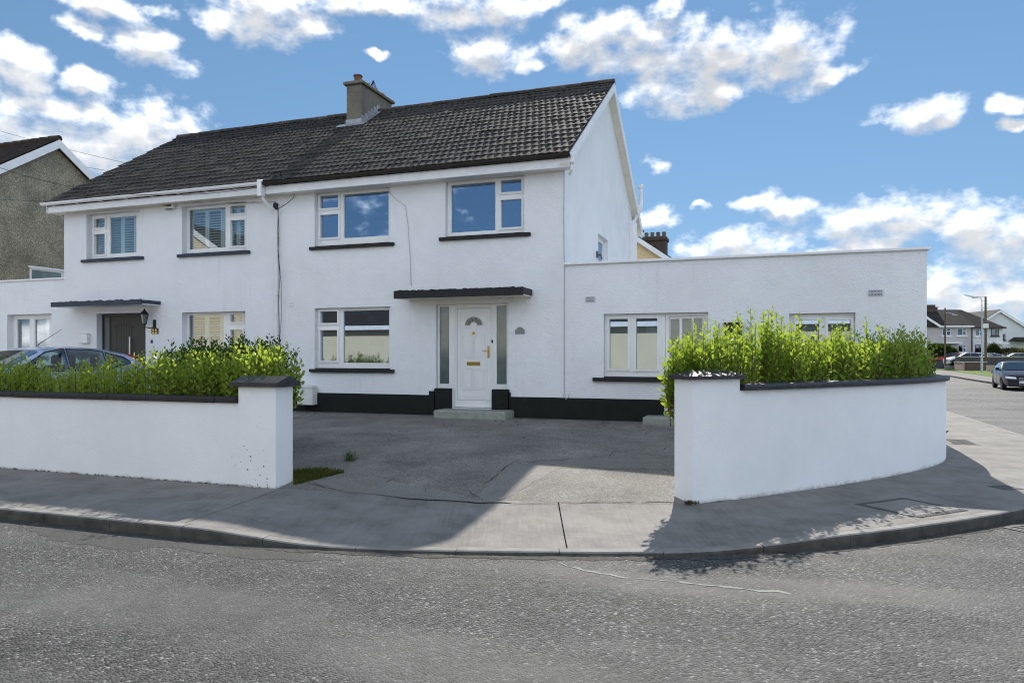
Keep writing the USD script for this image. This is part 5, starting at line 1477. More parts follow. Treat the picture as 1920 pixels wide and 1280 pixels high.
# covers in the pavement
mhz = float(pave_z(1.47, 8.75)[0])
mh = thing("manhole_cover", "square concrete-filled manhole cover in the pavement before the curved wall", "manhole cover", (1.47, 8.76, mhz), 45.0)
fr = rect(-0.40, -0.33, 0.40, 0.33)
add(mh, "frame", prism_xy(fr.difference(rect(-0.35, -0.28, 0.35, 0.28)), -0.02, 0.006), "cast_iron")
add(mh, "lid", bx(-0.34, 0.34, -0.27, 0.27, -0.02, 0.005, 0.004), "pavement_concrete")
add(mh, "grip_bars", [bx(-0.38 + i * 0.04, -0.362 + i * 0.04, -0.415, -0.335, -0.01, 0.008) for i in range(20)], "cast_iron")
z0 = float(pave_z(4.0, 16)[0])
sc = thing("service_cover", "small ridged iron service cover in the side-road pavement past the curved wall", "service cover", (3.5, 15.6, z0), 0.0)
add(sc, "frame", prism_xy(rect(-0.24, -0.45, 0.24, 0.45).difference(rect(-0.20, -0.41, 0.20, 0.41)), -0.02, 0.006), "cast_iron")
add(sc, "lid", [bx(-0.195, 0.195, -0.405, 0.405, -0.02, 0.003)] + [bx(-0.18, 0.18, -0.38 + i * 0.08, -0.35 + i * 0.08, 0.0031, 0.008) for i in range(10)], "cast_iron")
z0 = float(pave_z(2.9, 10.4)[0])
sv = thing("stop_valve", "tiny iron stop-valve lid set in the pavement near the kerb of the corner", "service cover", (*ground(1885, 914, 0.0), z0), 30.0)
add(sv, "lid", [bx(-0.10, 0.10, -0.10, 0.10, -0.02, 0.004, 0.002)], "cast_iron")
add(sv, "frame", prism_xy(rect(-0.13, -0.13, 0.13, 0.13).difference(rect(-0.105, -0.105, 0.105, 0.105)), -0.02, 0.006), "cast_iron")
gl = thing("road_gully", "cast-iron road gully grating against the kerb at the corner", "drain", (2.62, 8.52, ROAD_Z), 42.0)
add(gl, "frame", prism_xy(rect(-0.24, -0.22, 0.24, 0.22).difference(rect(-0.20, -0.18, 0.20, 0.18)), -0.03, 0.008), "cast_iron")
add(gl, "bars", [bx(-0.199, 0.199, -0.165 + i * 0.05, -0.14 + i * 0.05, -0.03, 0.006) for i in range(7)], "cast_iron")
add(gl, "sump", bx(-0.199, 0.199, -0.179, 0.179, -0.05, 0.0021), "joint_dark")

# ------------------------------------------------------------------ hedges
def leaf_batch(base, axis, up, L, W):
    """folded oval leaves: arrays of base points, axis unit vectors, facing normals, sizes"""
    side = np.cross(axis, up)
    side /= np.maximum(np.linalg.norm(side, axis=1, keepdims=True), 1e-6)
    nrm = np.cross(side, axis)
    L, W = L[:, None], W[:, None]
    p0 = base
    p1 = base + axis * L * 0.35 + side * W * 0.42 + nrm * L * 0.05
    p2 = base + axis * L * 0.72 + side * W * 0.46 + nrm * L * 0.03
    p3 = base + axis * L - nrm * L * 0.06
    p4 = base + axis * L * 0.72 - side * W * 0.46 + nrm * L * 0.03
    p5 = base + axis * L * 0.35 - side * W * 0.42 + nrm * L * 0.05
    pm = base + axis * L * 0.55 - nrm * L * 0.03
    n = len(base)
    v = np.stack([p0, p1, p2, p3, p4, p5, pm], 1).reshape(-1, 3)
    k = np.array([(0, 1, 6), (1, 2, 6), (2, 3, 6), (3, 4, 6), (4, 5, 6), (5, 0, 6)])
    f = (np.arange(n)[:, None, None] * 7 + k[None]).reshape(-1, 3)
    return v, f


def make_hedge(name, label, shoots, mat, seed, leaf=(0.080, 0.047), gap=0.026, group=None):
    """shoots: (foot xyz, tip xyz, z where its leaves begin)"""
    g = np.random.default_rng(seed)
    B, A, U, S = [], [], [], []
    stems = []
    for foot, tip, zlow in shoots:
        foot, tip = np.array(foot), np.array(tip)
        bend = g.normal(0, 0.03, 3) * [1, 1, 0]
        ln = np.linalg.norm(tip - foot)
        t0 = max(0.0, (zlow - foot[2]) / max(tip[2] - foot[2], 1e-3))
        n = max(4, int(ln * (1 - t0) / gap))
        ts_ = np.linspace(t0, 1, n)
        ph = g.uniform(0, 6.28)
        for i, t in enumerate(ts_):
            c = foot + (tip - foot) * t + bend * 4 * t * (1 - t)
            az_ = ph + i * 2.399 + g.normal(0, 0.25)
            up_ang = math.radians(22 + 44 * max(0, (t - 0.6) / 0.4) ** 1.5 + g.normal(0, 16))
            ax_ = np.array([math.cos(az_) * math.cos(up_ang), math.sin(az_) * math.cos(up_ang), math.sin(up_ang)])
            B.append(c + np.array([math.cos(az_), math.sin(az_), 0.3]) * g.uniform(0.0, 0.045))
            A.append(ax_)
            U.append(np.array([0, 0, 0.6]) + g.normal(0, 0.8, 3))
            S.append(g.uniform(0.75, 1.15) * (0.62 if t > 0.97 else 1.0) * (1.0 if t < 0.9 else 0.85))
        m_ = foot + (tip - foot) * 0.5 + bend
        q0 = foot + (tip - foot) * max(0, t0 - (0.25 if foot[2] > 0.16 else 0.0))
        stems.append(tube([q0, m_ if t0 < 0.5 else (q0 + tip) / 2, tip], [0.006, 0.0045, 0.002], 4, False))
    S = np.array(S)
    v, f = leaf_batch(np.array(B), np.array(A), np.array(U), leaf[0] * S, leaf[1] * S * g.uniform(0.85, 1.15, len(S)))
    h = thing(name, label, "hedge", group=group)
    add(h, "foliage", trimesh.Trimesh(v, f, process=False), mat, kind="stuff")
    add(h, "stems", stems, "stem_bark", kind="stuff")
    return h


hg = np.random.default_rng(77)


def strip_shoots(path, w0, w1, n, top, zlow, spike=0.12, spike_h=0.2, lean=0.10, floor=0.1):
    """path: inner curve (points); w0..w1 offsets to its left; top(s): height along it"""
    p = resample(np.array(path, float), 200)
    t = np.gradient(p, axis=0)
    t /= np.linalg.norm(t, axis=1, keepdims=True)
    nn = np.stack([-t[:, 1], t[:, 0]], 1)
    out = []
    for _ in range(n):
        s = hg.uniform(0, 1)
        i = int(s * 199)
        o_ = hg.uniform(w0, w1)
        q = p[i] + nn[i] * o_
        lump = meshkit.noise(np.array([[q[0] * 1.7, q[1] * 1.7, 3.0]]))[0] - 0.5
        h = top(s) + lump * 0.22 + hg.normal(0, 0.05) + (hg.uniform(0.4, 1) * spike_h if hg.uniform() < spike else 0)
        h -= 0.22 * abs((o_ - (w0 + w1) / 2) / ((w1 - w0) / 2)) ** 3 * hg.uniform(0.3, 1)
        ex_ = (o_ - (w0 + w1) / 2) / ((w1 - w0) / 2)
        tip = (q[0] + nn[i, 0] * ex_ * lean * hg.uniform(0, 1) + hg.normal(0, 0.09), q[1] + nn[i, 1] * ex_ * lean * hg.uniform(0, 1) + hg.normal(0, 0.09), h)
        out.append(((q[0], q[1], floor), tip, zlow + hg.uniform(-0.08, 0.15)))
    return out


# hedge inside the curved wall
inner = arc_c[: int(len(arc_c) * 0.72)]
top_r = lambda s: 1.78 + 0.06 * math.sin(s * 9) + 0.10 * math.exp(-((s - 0.45) / 0.2) ** 2) - 0.02 * s
sh = strip_shoots(np.vstack([P + d * 0.42, inner[5:]]), 0.26, 0.80, 800, top_r, 1.02, 0.20, 0.30)
# the loose end beside the drive
for _ in range(120):
    a = hg.uniform(0, 1)
    q = P + nrm * (0.34 + 0.18 * hg.uniform()) + d * (0.14 + 0.36 * hg.uniform())
    zt = 1.74 - 0.62 * a ** 1.2 + hg.normal(0, 0.07)
    out = 0.02 + 0.16 * math.sin(math.pi * min(1, a + 0.2)) * hg.uniform(0.3, 1.1)
    tip = q - d * out
    sh.append(((q[0], q[1], 0.15), (tip[0] + hg.normal(0, 0.05), tip[1] + hg.normal(0, 0.05), zt), 0.92 + 1.2 * max(0, out - 0.05) + hg.uniform(-0.12, 0.22)))
make_hedge("hedge", "tall yellow-green leafy hedge behind the curved wall, spilling past its pier", sh, "leaf_bright", 1)
# hedge inside the straight wall
top_l = lambda s: 1.43 + 0.04 * math.sin(s * 19) + 0.24 * max(0, (s - 0.70) / 0.30)
sh = strip_shoots([(-15.5, 7.62), (-6.00, 7.62)], 0.12, 0.62, 680, top_l, 0.92, 0.16, 0.22)
sh += strip_shoots([(-8.0, 7.72), (-6.15, 7.72)], 0.10, 0.5, 90, lambda s: 1.60, 0.95, 0.2, 0.22)
make_hedge("hedge", "low yellow-green hedge of upright shoots along the straight wall by the blue car", sh, "leaf_painted_sun", 2)
# hedge row behind it, its shade put into darker leaves
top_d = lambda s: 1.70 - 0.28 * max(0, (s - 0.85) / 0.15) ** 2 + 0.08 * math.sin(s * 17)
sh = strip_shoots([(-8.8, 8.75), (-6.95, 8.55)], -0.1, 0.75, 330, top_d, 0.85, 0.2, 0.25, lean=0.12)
make_hedge("hedge", "hedge, shade put into its dark green, between the low front hedge and the white house", sh, "leaf_deep", 3)

# ------------------------------------------------------------------ vehicles
def car(name, label, loc, heading, paint, kind="saloon", detail=2, see_through=False, plate=None, group=None):
    """heading: degrees of the car's nose direction from +x"""
    L = 4.5 if kind == "saloon" else 4.35
    if kind == "saloon":
        tops = [(-2.25, 0.62), (-2.22, 0.86), (-2.12, 0.98), (-1.60, 1.03), (-1.35, 1.07), (-0.75, 1.36), (-0.30, 1.43), (0.15, 1.43), (0.42, 1.38), (1.15, 0.97), (1.40, 0.92), (1.95, 0.80), (2.15, 0.70), (2.25, 0.55)]
    else:
        tops = [(-2.17, 0.62), (-2.14, 0.90), (-2.06, 1.05), (-1.90, 1.20), (-1.60, 1.34), (-1.0, 1.45), (-0.4, 1.49), (0.1, 1.47), (0.40, 1.41), (1.30, 0.99), (1.50, 0.94), (1.95, 0.82), (2.10, 0.72), (2.17, 0.55)]
    xs = np.unique(np.r_[np.linspace(-L / 2, L / 2, 46), [t[0] for t in tops]])
    tx, tz = np.array(tops).T
    zt = lambda x: np.interp(x, tx, tz)
    zb = lambda x: np.minimum(0.93 + 0.035 * np.clip(-x / 2, -1, 1), zt(x) - 0.012)
    tap = lambda x: 1 - 0.15 * (np.abs(x) / (L / 2)) ** 5 - 0.03 * (np.abs(x) / (L / 2)) ** 2
    wmax = 0.88
    lean = 0.40

    def section(x, inset=0.0, zlow=0.20, lid=0.0):
        w, t, b_ = wmax * tap(x) - inset, zt(x) - lid, min(zb(x), zt(x) - lid - 0.01)
        h = t - b_
        yb = w * 0.975
        half = [(0.0, zlow), (w * 0.86, zlow), (w * 0.96, zlow + 0.10), (w * 0.985, 0.42), (w, 0.62), (w * 0.995, 0.78 if 0.78 < b_ else b_ * 0.92), (yb, b_), (yb - lean * 0.45 * h, b_ + 0.45 * h), (yb - lean * 0.84 * h, b_ + 0.84 * h),
                (yb - lean * 0.98 * h - 0.06, b_ + 0.955 * h), ((yb - lean * h) * 0.55, b_ + 0.988 * h), (0.0, t)]
        half = [(max(0, y_), min(z_, t)) for y_, z_ in half]
        return [(x, y_, z_) for y_, z_ in half] + [(x, -y_, z_) for y_, z_ in half[-2:0:-1]]

    body = loft([section(x) for x in xs])
    if body.volume < 0:
        body.invert()
    man = lambda m: m3.Manifold(m3.Mesh(np.asarray(m.vertices, np.float32), np.asarray(m.faces, np.uint32)))
    side_y = lambda x, z: wmax * tap(x) * 0.975 - lean * np.maximum(0, z - zb(x))
    if kind == "saloon":
        wins = [Polygon([(0.92, 0.99), (0.40, 1.33), (0.10, 1.37), (0.02, 1.36), (0.02, 0.975)]), Polygon([(-0.04, 0.975), (-0.04, 1.365), (-0.55, 1.33), (-0.98, 1.17), (-0.98, 1.0)])]
        ws, rs, axle = (0.46, 1.12), (-1.30, -0.80), (1.36, -1.32)
    else:
        wins = [Polygon([(1.05, 1.00), (0.42, 1.345), (0.05, 1.415), (0.0, 1.41), (0.0, 0.98)]), Polygon([(-0.07, 0.98), (-0.07, 1.415), (-0.62, 1.40), (-0.92, 1.365), (-0.92, 1.0)]), Polygon([(-0.99, 1.01), (-0.99, 1.345), (-1.45, 1.24), (-1.62, 1.13)])]
        ws, rs, axle = (0.45, 1.26), (-2.0, -1.66), (1.32, -1.30)
    if see_through:
        mm = man(body)
        inn = loft([section(x, 0.07, 0.45, 0.05) for x in np.linspace(-1.55, 1.02, 26)])
        if inn.volume < 0:
            inn.invert()
        mm = mm - man(inn)
        for p in wins:
            mm = mm - man(prism_xz(p.buffer(-0.015), -1.2, 1.2))
        for ax_ in axle:
            for s in (-1, 1):
                mm = mm - man(cyl((ax_, s * 0.62, 0.31), (ax_, s * 1.1, 0.31), 0.345, 28))
        v, f, _ = meshkit.arrays(mm)
        body = trimesh.Trimesh(v, f, process=False)
    else:
        mm = man(body)
        for ax_ in axle:
            for s in (-1, 1):
                mm = mm - man(cyl((ax_, s * 0.62, 0.31), (ax_, s * 1.1, 0.31), 0.345, 28))
        v, f, _ = meshkit.arrays(mm)
        if len(f):
            body = trimesh.Trimesh(v, f, process=False)
    c = thing(name, label, "car", loc, heading, group)
    add(c, "body", body, paint, smooth=35)

    def patch(poly, off, s):
        out = []
        a, b_ = poly.bounds[0], poly.bounds[2]
        n = max(2, int((b_ - a) / 0.09))
        for i in range(n):
            for g_ in polys(poly.intersection(rect(a + (b_ - a) * i / n, 0, a + (b_ - a) * (i + 1) / n, 3))):
                v_, f_ = trimesh.creation.triangulate_polygon(g_, engine="earcut")
                y_ = s * (side_y(v_[:, 0], v_[:, 1]) + off)
                m_ = trimesh.Trimesh(np.c_[v_[:, 0], y_, v_[:, 1]], f_, process=False)
                if (m_.face_normals[:, 1].mean() > 0) != (s > 0):
                    m_.invert()
                out.append(m_)
        return cat(out)

    def screen(x0, x1, frac=0.90):
        nx_, ny_ = 10, 9
        v_, f_ = [], []
        sgn = 1 if x1 > 0 else -1
        for i in range(nx_):
            x = x0 + (x1 - x0) * i / (nx_ - 1)
            sec = section(x)
            half = np.array(sec[6:12])
            for j in range(ny_):
                u = (j / (ny_ - 1) * 2 - 1) * frac
                ymax = half[3, 1]
                y_ = u * ymax
                z_ = np.interp(abs(y_), half[::-1, 1], half[::-1, 2])
                v_.append((x + sgn * 0.007, y_, z_ + 0.009))
        for i in range(nx_ - 1):
            for j in range(ny_ - 1):
                a = i * ny_ + j
                f_ += [(a, a + ny_, a + ny_ + 1), (a, a + ny_ + 1, a + 1)]
        return trimesh.Trimesh(np.array(v_), f_, process=False)

    gmat = "car_glass" if see_through else "car_glass_dark"
    for s in (1, -1):
        for p in wins:
            add(c, "side_window", patch(p, 0.004 if see_through else 0.007, s), gmat)
        trim = wins[0].union(wins[1])
        outline = cat([patch(w_.buffer(0.022, join_style=2).difference(w_.buffer(-0.004)), 0.006, s) for w_ in wins])
        add(c, "window_trim", outline, "car_trim")
    add(c, "windscreen", screen(*ws), "car_glass_dark", smooth=True)
    add(c, "rear_screen", screen(*rs), "car_glass_dark", smooth=True)
    for ax_ in axle:
        for s in (1, -1):
            yo = s * 0.845
            tyre = lathe([(0.20, -0.10), (0.29, -0.105), (0.315, -0.08), (0.315, 0.06), (0.295, 0.09), (0.215, 0.095)], n=28)
            turnm = trimesh.transformations.rotation_matrix(-s * math.pi / 2, (1, 0, 0))
            tyre.apply_transform(turnm)
            tyre.apply_translation([ax_, yo - s * 0.085, 0.315])
            w_ = add(c, "wheel", tyre, "tyre", smooth=40)
            rim = [lathe([(0.0, 0.06), (0.05, 0.072), (0.06, 0.06), (0.06, 0.02)], n=12), lathe([(0.185, 0.03), (0.195, 0.085), (0.214, 0.094), (0.215, 0.02)], n=28)]
            for kk in range(7):
                sp = bx(0.04, 0.195, -0.022, 0.022, 0.045, 0.07, 0.006)
                rim.append(turn(sp, (0, 0, 1), kk * 360 / 7))
            rim.append(lathe([(0.0, 0.0), (0.2, 0.0), (0.2, 0.012), (0.0, 0.014)], n=20))
            rim = cat(rim)
            rim.apply_transform(turnm)
            rim.apply_translation([ax_, yo - s * 0.085, 0.315])
            add(w_, "rim", rim, "alloy")
    nose = lambda y_, z_: None
    xf, xr = L / 2, -L / 2
    hl = []
    for s in (1, -1):
        def skin_x(y_, z_):
            by_z = float(np.interp(-z_, -tz[-5:], tx[-5:]))
            lo_, hi_ = 0.5, L / 2
            if wmax * tap(hi_) < y_:
                for _ in range(24):
                    md = (lo_ + hi_) / 2
                    lo_, hi_ = (md, hi_) if wmax * tap(md) > y_ else (lo_, md)
                return min(by_z, lo_)
            return by_z
        rings = []
        for y_ in np.linspace(0.36, 0.785, 9):
            zl, zu = 0.575 + 0.02 * (y_ - 0.36) / 0.42, 0.655 + 0.06 * (y_ - 0.36) / 0.42
            zs_ = [zl, (zl + zu) / 2, zu]
            rings.append([(skin_x(y_, z_) + 0.018, s * y_, z_) for z_ in zs_] + [(skin_x(y_, zu) - 0.10, s * y_, zu + 0.012), (skin_x(y_, zl) - 0.10, s * y_, zl)])
        add(c, "headlight", loft(rings), "clear_lens")
        if kind == "saloon":
            rl = [[(xr - 0.012 + 0.22 * ((y_ - 0.4) / 0.42) ** 3, s * y_, 0.74), (xr - 0.012 + 0.22 * ((y_ - 0.4) / 0.42) ** 3, s * y_, 0.92), (xr + 0.2, s * y_, 0.92), (xr + 0.2, s * y_, 0.74)] for y_ in np.linspace(0.4, 0.82, 6)]
        else:
            rl = []
            for x, z_ in ((-2.02, 1.02), (-1.97, 1.10), (-1.86, 1.20), (-1.70, 1.285)):
                y_ = wmax * tap(x) * 0.975 - lean * max(0, z_ - float(zb(x)))
                rl.append([(x - 0.02, s * (y_ + 0.012), z_), (x - 0.02, s * (y_ - 0.10), z_ + 0.035), (x + 0.07, s * (y_ - 0.10), z_ + 0.035), (x + 0.10, s * (y_ + 0.012), z_ - 0.01)])
        add(c, "tail_light", loft(rl), "red_lens")
        xm, zm = wins[0].bounds[2] - 0.10, 1.0
        ym = float(side_y(xm, zm))
        add(c, "mirror", [bx(xm - 0.06, xm + 0.10, s * (ym + 0.03), s * (ym + 0.22), zm - 0.03, zm + 0.12, 0.035), bx(xm - 0.0, xm + 0.06, s * (ym - 0.02), s * (ym + 0.05), zm - 0.03, zm + 0.02, 0.008)], paint if detail > 1 and kind == "saloon" else "car_trim")
        add(c, "door_handle", bx(-0.55, -0.36, s * (float(side_y(-0.45, 0.86)) - 0.01), s * (float(side_y(-0.45, 0.86)) + 0.025), 0.845, 0.872, 0.008), paint)
    if detail > 1:
        for s in (1, -1):
            seams = []
            for xq in (1.02 if kind != "saloon" else 0.98, -0.02, -1.0):
                pts_ = [(xq, s * (wmax * tap(xq) * wz + 0.001), z_) for z_, wz in ((0.30, 0.965), (0.42, 0.987), (0.62, 1.0), (0.78, 0.995), (float(zb(xq)) - 0.005, 0.976))]
                seams.append(tube(pts_, 0.004, 4))
            add(c, "door_seams", seams, "car_trim")
            add(c, "sill_trim", tube([(x, s * (wmax * tap(x) * 0.99 + 0.004), 0.50) for x in np.linspace(-0.95, 0.97, 8)], 0.012, 5), "car_trim")
    gx_ = xf + 0.005
    g_ = add(c, "grille", [bx(gx_ - 0.05, gx_ + 0.012, -0.24, 0.24, 0.30, 0.64, 0.02), bx(gx_ - 0.12, gx_ + 0.004, -0.70, -0.34, 0.27, 0.38, 0.02), bx(gx_ - 0.12, gx_ + 0.004, 0.34, 0.70, 0.27, 0.38, 0.02)], "car_trim")
    add(g_, "grille_surround", [bx(gx_ + 0.008, gx_ + 0.018, -0.25, 0.25, 0.638, 0.648), bx(gx_ + 0.008, gx_ + 0.018, -0.245, 0.245, 0.290, 0.298), bx(gx_ + 0.008, gx_ + 0.018, -0.252, -0.242, 0.295, 0.648), bx(gx_ + 0.008, gx_ + 0.018, 0.242, 0.252, 0.295, 0.648)] + [bx(gx_ + 0.012, gx_ + 0.016, -0.24, 0.24, z_, z_ + 0.006) for z_ in np.arange(0.33, 0.62, 0.045)], "alloy")
    add(c, "number_plate", bx(gx_ + 0.02, gx_ + 0.026, -0.24, 0.24, 0.38, 0.47, 0.002), "car_plate")
    if see_through:
        seats = []
        for xq in (0.12, -0.80):
            for yq in (-0.36, 0.36):
                seats += [turn(bx(xq - 0.08, xq + 0.06, yq - 0.24, yq + 0.24, 0.55, 1.10, 0.05), (0, 1, 0), -14, (xq, yq, 0.55)), bx(xq - 0.26, xq - 0.15, yq - 0.13, yq + 0.13, 1.09, 1.30, 0.045)]
        add(c, "seats", seats, "car_seat")
        add(c, "steering_wheel", moved(turn(trimesh.creation.torus(0.18, 0.016, 20, 6), (0, 1, 0), 68), (0.72, -0.36, 0.95)), "car_trim")
        add(c, "aerial", tube([(0.05, 0.0, 1.49), (-0.40 + 0.9 - 0.55, 0.0, 1.50), (-0.42, 0.0, 1.90)][0:1] + [(0.02, 0.0, 1.53), (-0.50, 0.0, 1.86)], [0.012, 0.008, 0.004], 6), "car_trim")
    return c


bc = (-14.45, 10.95)
car("blue_car", "bright blue hatchback parked behind the low hedge before the grey front door", (bc[0], bc[1], float(plot_z(*bc)) + 0.02), 270.0, "paint_blue", "hatch", 2, True)
car("black_car", "black saloon parked at the far kerb of the side road, facing the corner", (12.30, 43.4, ROAD_Z), 263.0, "paint_black", "saloon", 2)


def place(px, py_ground, depth):
    u = (px - 960) / FPX
    return depth * (-SN + u * CS), depth * (CS + u * SN)


def far_car(px, depth, heading, paint, kind, label, z=0.45):
    x, y_ = place(px, 0, depth)
    car("parked_car", label, (x, y_, z), heading, paint, kind, 1)


far_car(1784, 84, 170, "paint_red", "hatch", "red car parked far off beside the dark hedge and timber pole")
far_car(1812, 80.5, 195, "paint_white", "hatch", "white hatchback nose-out beyond the far brown garden wall")
far_car(1838, 82, 215, "paint_navy", "hatch", "dark blue hatchback parked next to the far white hatchback")
far_car(1856, 86, 180, "paint_silver", "saloon", "silver saloon in the front drive of the far pebble-grey house")
far_car(1905, 84, 180, "paint_white", "saloon", "white saloon with only its roof showing behind the black saloon")

# ------------------------------------------------------------------ far side of the side road
def far_window(parent, cx, cz, w_, h_, yf, frame, cols=(0.62,), name="window"):
    x0, x1, z0, z1 = cx - w_ / 2, cx + w_ / 2, cz - h_ / 2, cz + h_ / 2
    xm = x0 + w_ * cols[0]
    sh_ = rect(x0, z0, x1, z1)
    pn_ = [rect(x0 + 0.07, z0 + 0.08, xm - 0.03, z1 - 0.08), rect(xm + 0.05, z0 + 0.08, x1 - 0.07, z0 + h_ * 0.56), rect(xm + 0.05, z0 + h_ * 0.64, x1 - 0.07, z1 - 0.08)]
    for p in pn_:
        sh_ = sh_.difference(p)
    w__ = add(parent, name, [prism_xz(sh_, yf - 0.03, yf - 0.002), bx(x0 - 0.12, x1 + 0.12, yf - 0.12, yf - 0.002, z0 - 0.14, z0 - 0.005)], frame)
    for p in pn_:
        add(w__, "pane", prism_xz(p.buffer(0.004, join_style=2), yf - 0.018, yf - 0.012), "glass_far")


def far_pair():
    # a local frame that faces the camera's direction at about 91 m
    D = 91.0
    mid = place(1824, 0, D)
    deg = YAW - 3
    loc = (mid[0], mid[1], 0.0)
    s = D / FPX
    X = lambda px: (px - 1824) * s
    Z = lambda py: EYE + (665 - py) * s
    a = thing("far_house", "far pale house with a red-brown door, white bargeboard and brown chimney", "house", loc, deg)
    wallz = Z(611.5)
    add(a, "wall", [bx(X(1724), X(1823), 0, 7.5, -0.3, wallz)], "grey_pink_plaster")
    g1 = Polygon([(X(1696), -0.3), (X(1752), -0.3), (X(1752), wallz + 0.4), (X(1724), Z(589)), (X(1696), wallz + 0.4)])
    add(a, "gable_wing", prism_xz(g1, -0.02, 5), "grey_pink_plaster")
    rz, ez_ = Z(579), wallz
    rpoly = Polygon([(-0.35, ez_ - 0.1), (3.75, rz), (7.85, ez_ - 0.1), (7.85, ez_ + 0.05), (3.75, rz + 0.15), (-0.35, ez_ + 0.05)])
    add(a, "roof", prism_yz(rpoly, X(1700), X(1823.5)), "far_roof")
    vb = LineString([(X(1696), Z(612)), (X(1724), Z(587)), (X(1761), Z(611))]).buffer(0.14, cap_style=2, join_style=2)
    add(a, "bargeboard", prism_xz(vb, -0.42, -0.36), "white_paint")
    wedge = trimesh.convex.convex_hull(np.array([(X(1724), -0.36, Z(587)), (X(1761), -0.36, Z(611)), (X(1696), -0.36, Z(611)), (X(1724), 3.7, rz + 0.1)]))
    add(a, "gable_roof", wedge, "far_roof")
    add(a, "fascia", bx(X(1760), X(1823), -0.45, -0.36, wallz - 0.12, wallz + 0.08), "white_paint")
    ch_ = add(a, "chimney", [bx(X(1765), X(1785), 3.2, 4.3, rz - 0.5, Z(572), 0.03), bx(X(1764), X(1786), 3.1, 4.4, Z(573.5), Z(572.4))], "wall_brown")
    for i in range(5):
        add(ch_, "pot", lathe([(0.12, 0), (0.13, 0.3), (0.1, 0.32)], (X(1767.5 + i * 3.8), 3.75, Z(572)), 8), "wall_brown")
    far_window(a, X(1776), Z(622), X(1783.5) - X(1768), Z(615) - Z(629.5), 0, "white_paint", (0.5,))
    far_window(a, X(1803.5), Z(622), X(1812) - X(1795), Z(615) - Z(629.5), 0, "white_paint")
    far_window(a, X(1804), Z(653), X(1811) - X(1796), Z(646) - Z(661), 0, "white_paint")
    add(a, "canopy", bx(X(1767), X(1798), -0.9, -0.002, Z(644), Z(641.5)), "white_paint")
    d_ = add(a, "door", bx(X(1773), X(1784), -0.04, -0.003, 0.1, Z(646)), "door_redbrown")
    add(d_, "panel", [bx(X(1775), X(1778), -0.05, -0.0405, 0.6, 1.9), bx(X(1779.5), X(1782.5), -0.05, -0.0405, 0.6, 1.9)], "door_redbrown")
    b_ = thing("far_house", "far pale house with the hipped roof end and one brown-framed upper window", "house", loc, deg)
    add(b_, "wall", bx(X(1823) + 0.003, X(1878), 0.003, 7.5, -0.3, wallz - 0.1), "far_white_plaster")
    hip = trimesh.convex.convex_hull(np.array([(X(1823.6), -0.35, wallz - 0.2), (X(1882), -0.35, wallz - 0.2), (X(1882), 7.85, wallz - 0.2), (X(1823.6), 7.85, wallz - 0.2), (X(1823.6), 3.75, rz + 0.14), (X(1833), 3.75, rz + 0.14)]))
    add(b_, "roof", hip, "far_roof")
    add(b_, "fascia", bx(X(1824), X(1881), -0.45, -0.36, wallz - 0.32, wallz - 0.10), "far_frame_brown")
    add(b_, "downpipe", cyl((X(1822), -0.08, 0), (X(1822), -0.08, wallz), 0.07, 8), "far_frame_brown")
    far_window(b_, X(1834), Z(623), X(1840) - X(1828), Z(616) - Z(630), 0, "white_paint")
    far_window(b_, X(1864), Z(622.5), X(1871) - X(1857), Z(616) - Z(630), 0, "far_frame_brown")
    far_window(b_, X(1834), Z(653), X(1840) - X(1828), Z(646) - Z(660), 0, "far_frame_brown")
    add(b_, "canopy", bx(X(1850), X(1882), -0.9, -0.002, Z(645), Z(642.5)), "white_paint")
    d_ = add(b_, "door", bx(X(1855), X(1864), -0.04, -0.003, 0.1, Z(647)), "far_frame_brown")
    add(d_, "panel", [bx(X(1857), X(1862), -0.05, -0.0405, 0.5, 1.0), bx(X(1857), X(1862), -0.05, -0.0405, 1.2, 1.9)], "far_frame_brown")
    D2 = 104.0
    mid2 = place(1873, 0, D2)
    s2 = D2 / FPX
    X2 = lambda px: (px - 1873) * s2
    Z2 = lambda py: EYE + (665 - py) * s2
    c = thing("far_house", "far white gabled house with a small dark window, behind and beyond the hipped house", "house", (mid2[0], mid2[1], 0.0), deg)
    pk_, er, el_ = Z2(583), Z2(612), Z2(600)
    slope_ = (Z2(583) - Z2(613)) / (X2(1920) - X2(1873))
    half_w = 6.0
    gp_ = Polygon([(-half_w, -0.3), (half_w, -0.3), (half_w, pk_ - half_w * slope_), (0, pk_), (-half_w, pk_ - half_w * slope_)])
    add(c, "gable_wall", prism_xz(gp_, 0, 9), "far_white_plaster")
    rp_ = Polygon([(-half_w - 0.4, pk_ - (half_w + 0.4) * slope_), (0, pk_ + 0.02), (half_w + 0.4, pk_ - (half_w + 0.4) * slope_), (half_w + 0.4, pk_ - (half_w + 0.4) * slope_ + 0.2), (0, pk_ + 0.24), (-half_w - 0.4, pk_ - (half_w + 0.4) * slope_ + 0.2)])
    add(c, "roof", prism_xz(rp_, -0.3, 9.3), "far_roof")
    bp_ = LineString([(-half_w - 0.4, pk_ - (half_w + 0.4) * slope_), (0, pk_), (half_w + 0.4, pk_ - (half_w + 0.4) * slope_)]).buffer(0.14, cap_style=2, join_style=2)
    add(c, "bargeboard", prism_xz(bp_, -0.36, -0.301), "white_paint")
    far_window(c, X2(1881), Z2(631.5), X2(1884.5) - X2(1877.5), Z2(626) - Z2(637), 0, "far_frame_brown", (0.5,))
    add(c, "porch_roof", trimesh.convex.convex_hull(np.array([(X2(1890), -2.4, Z2(639)), (X2(1930), -2.4, Z2(644)), (X2(1900), -0.002, Z2(632)), (X2(1935), -0.002, Z2(632)), (X2(1890), -0.002, Z2(639)), (X2(1930), -2.4, Z2(640))])), "far_roof")


far_pair()


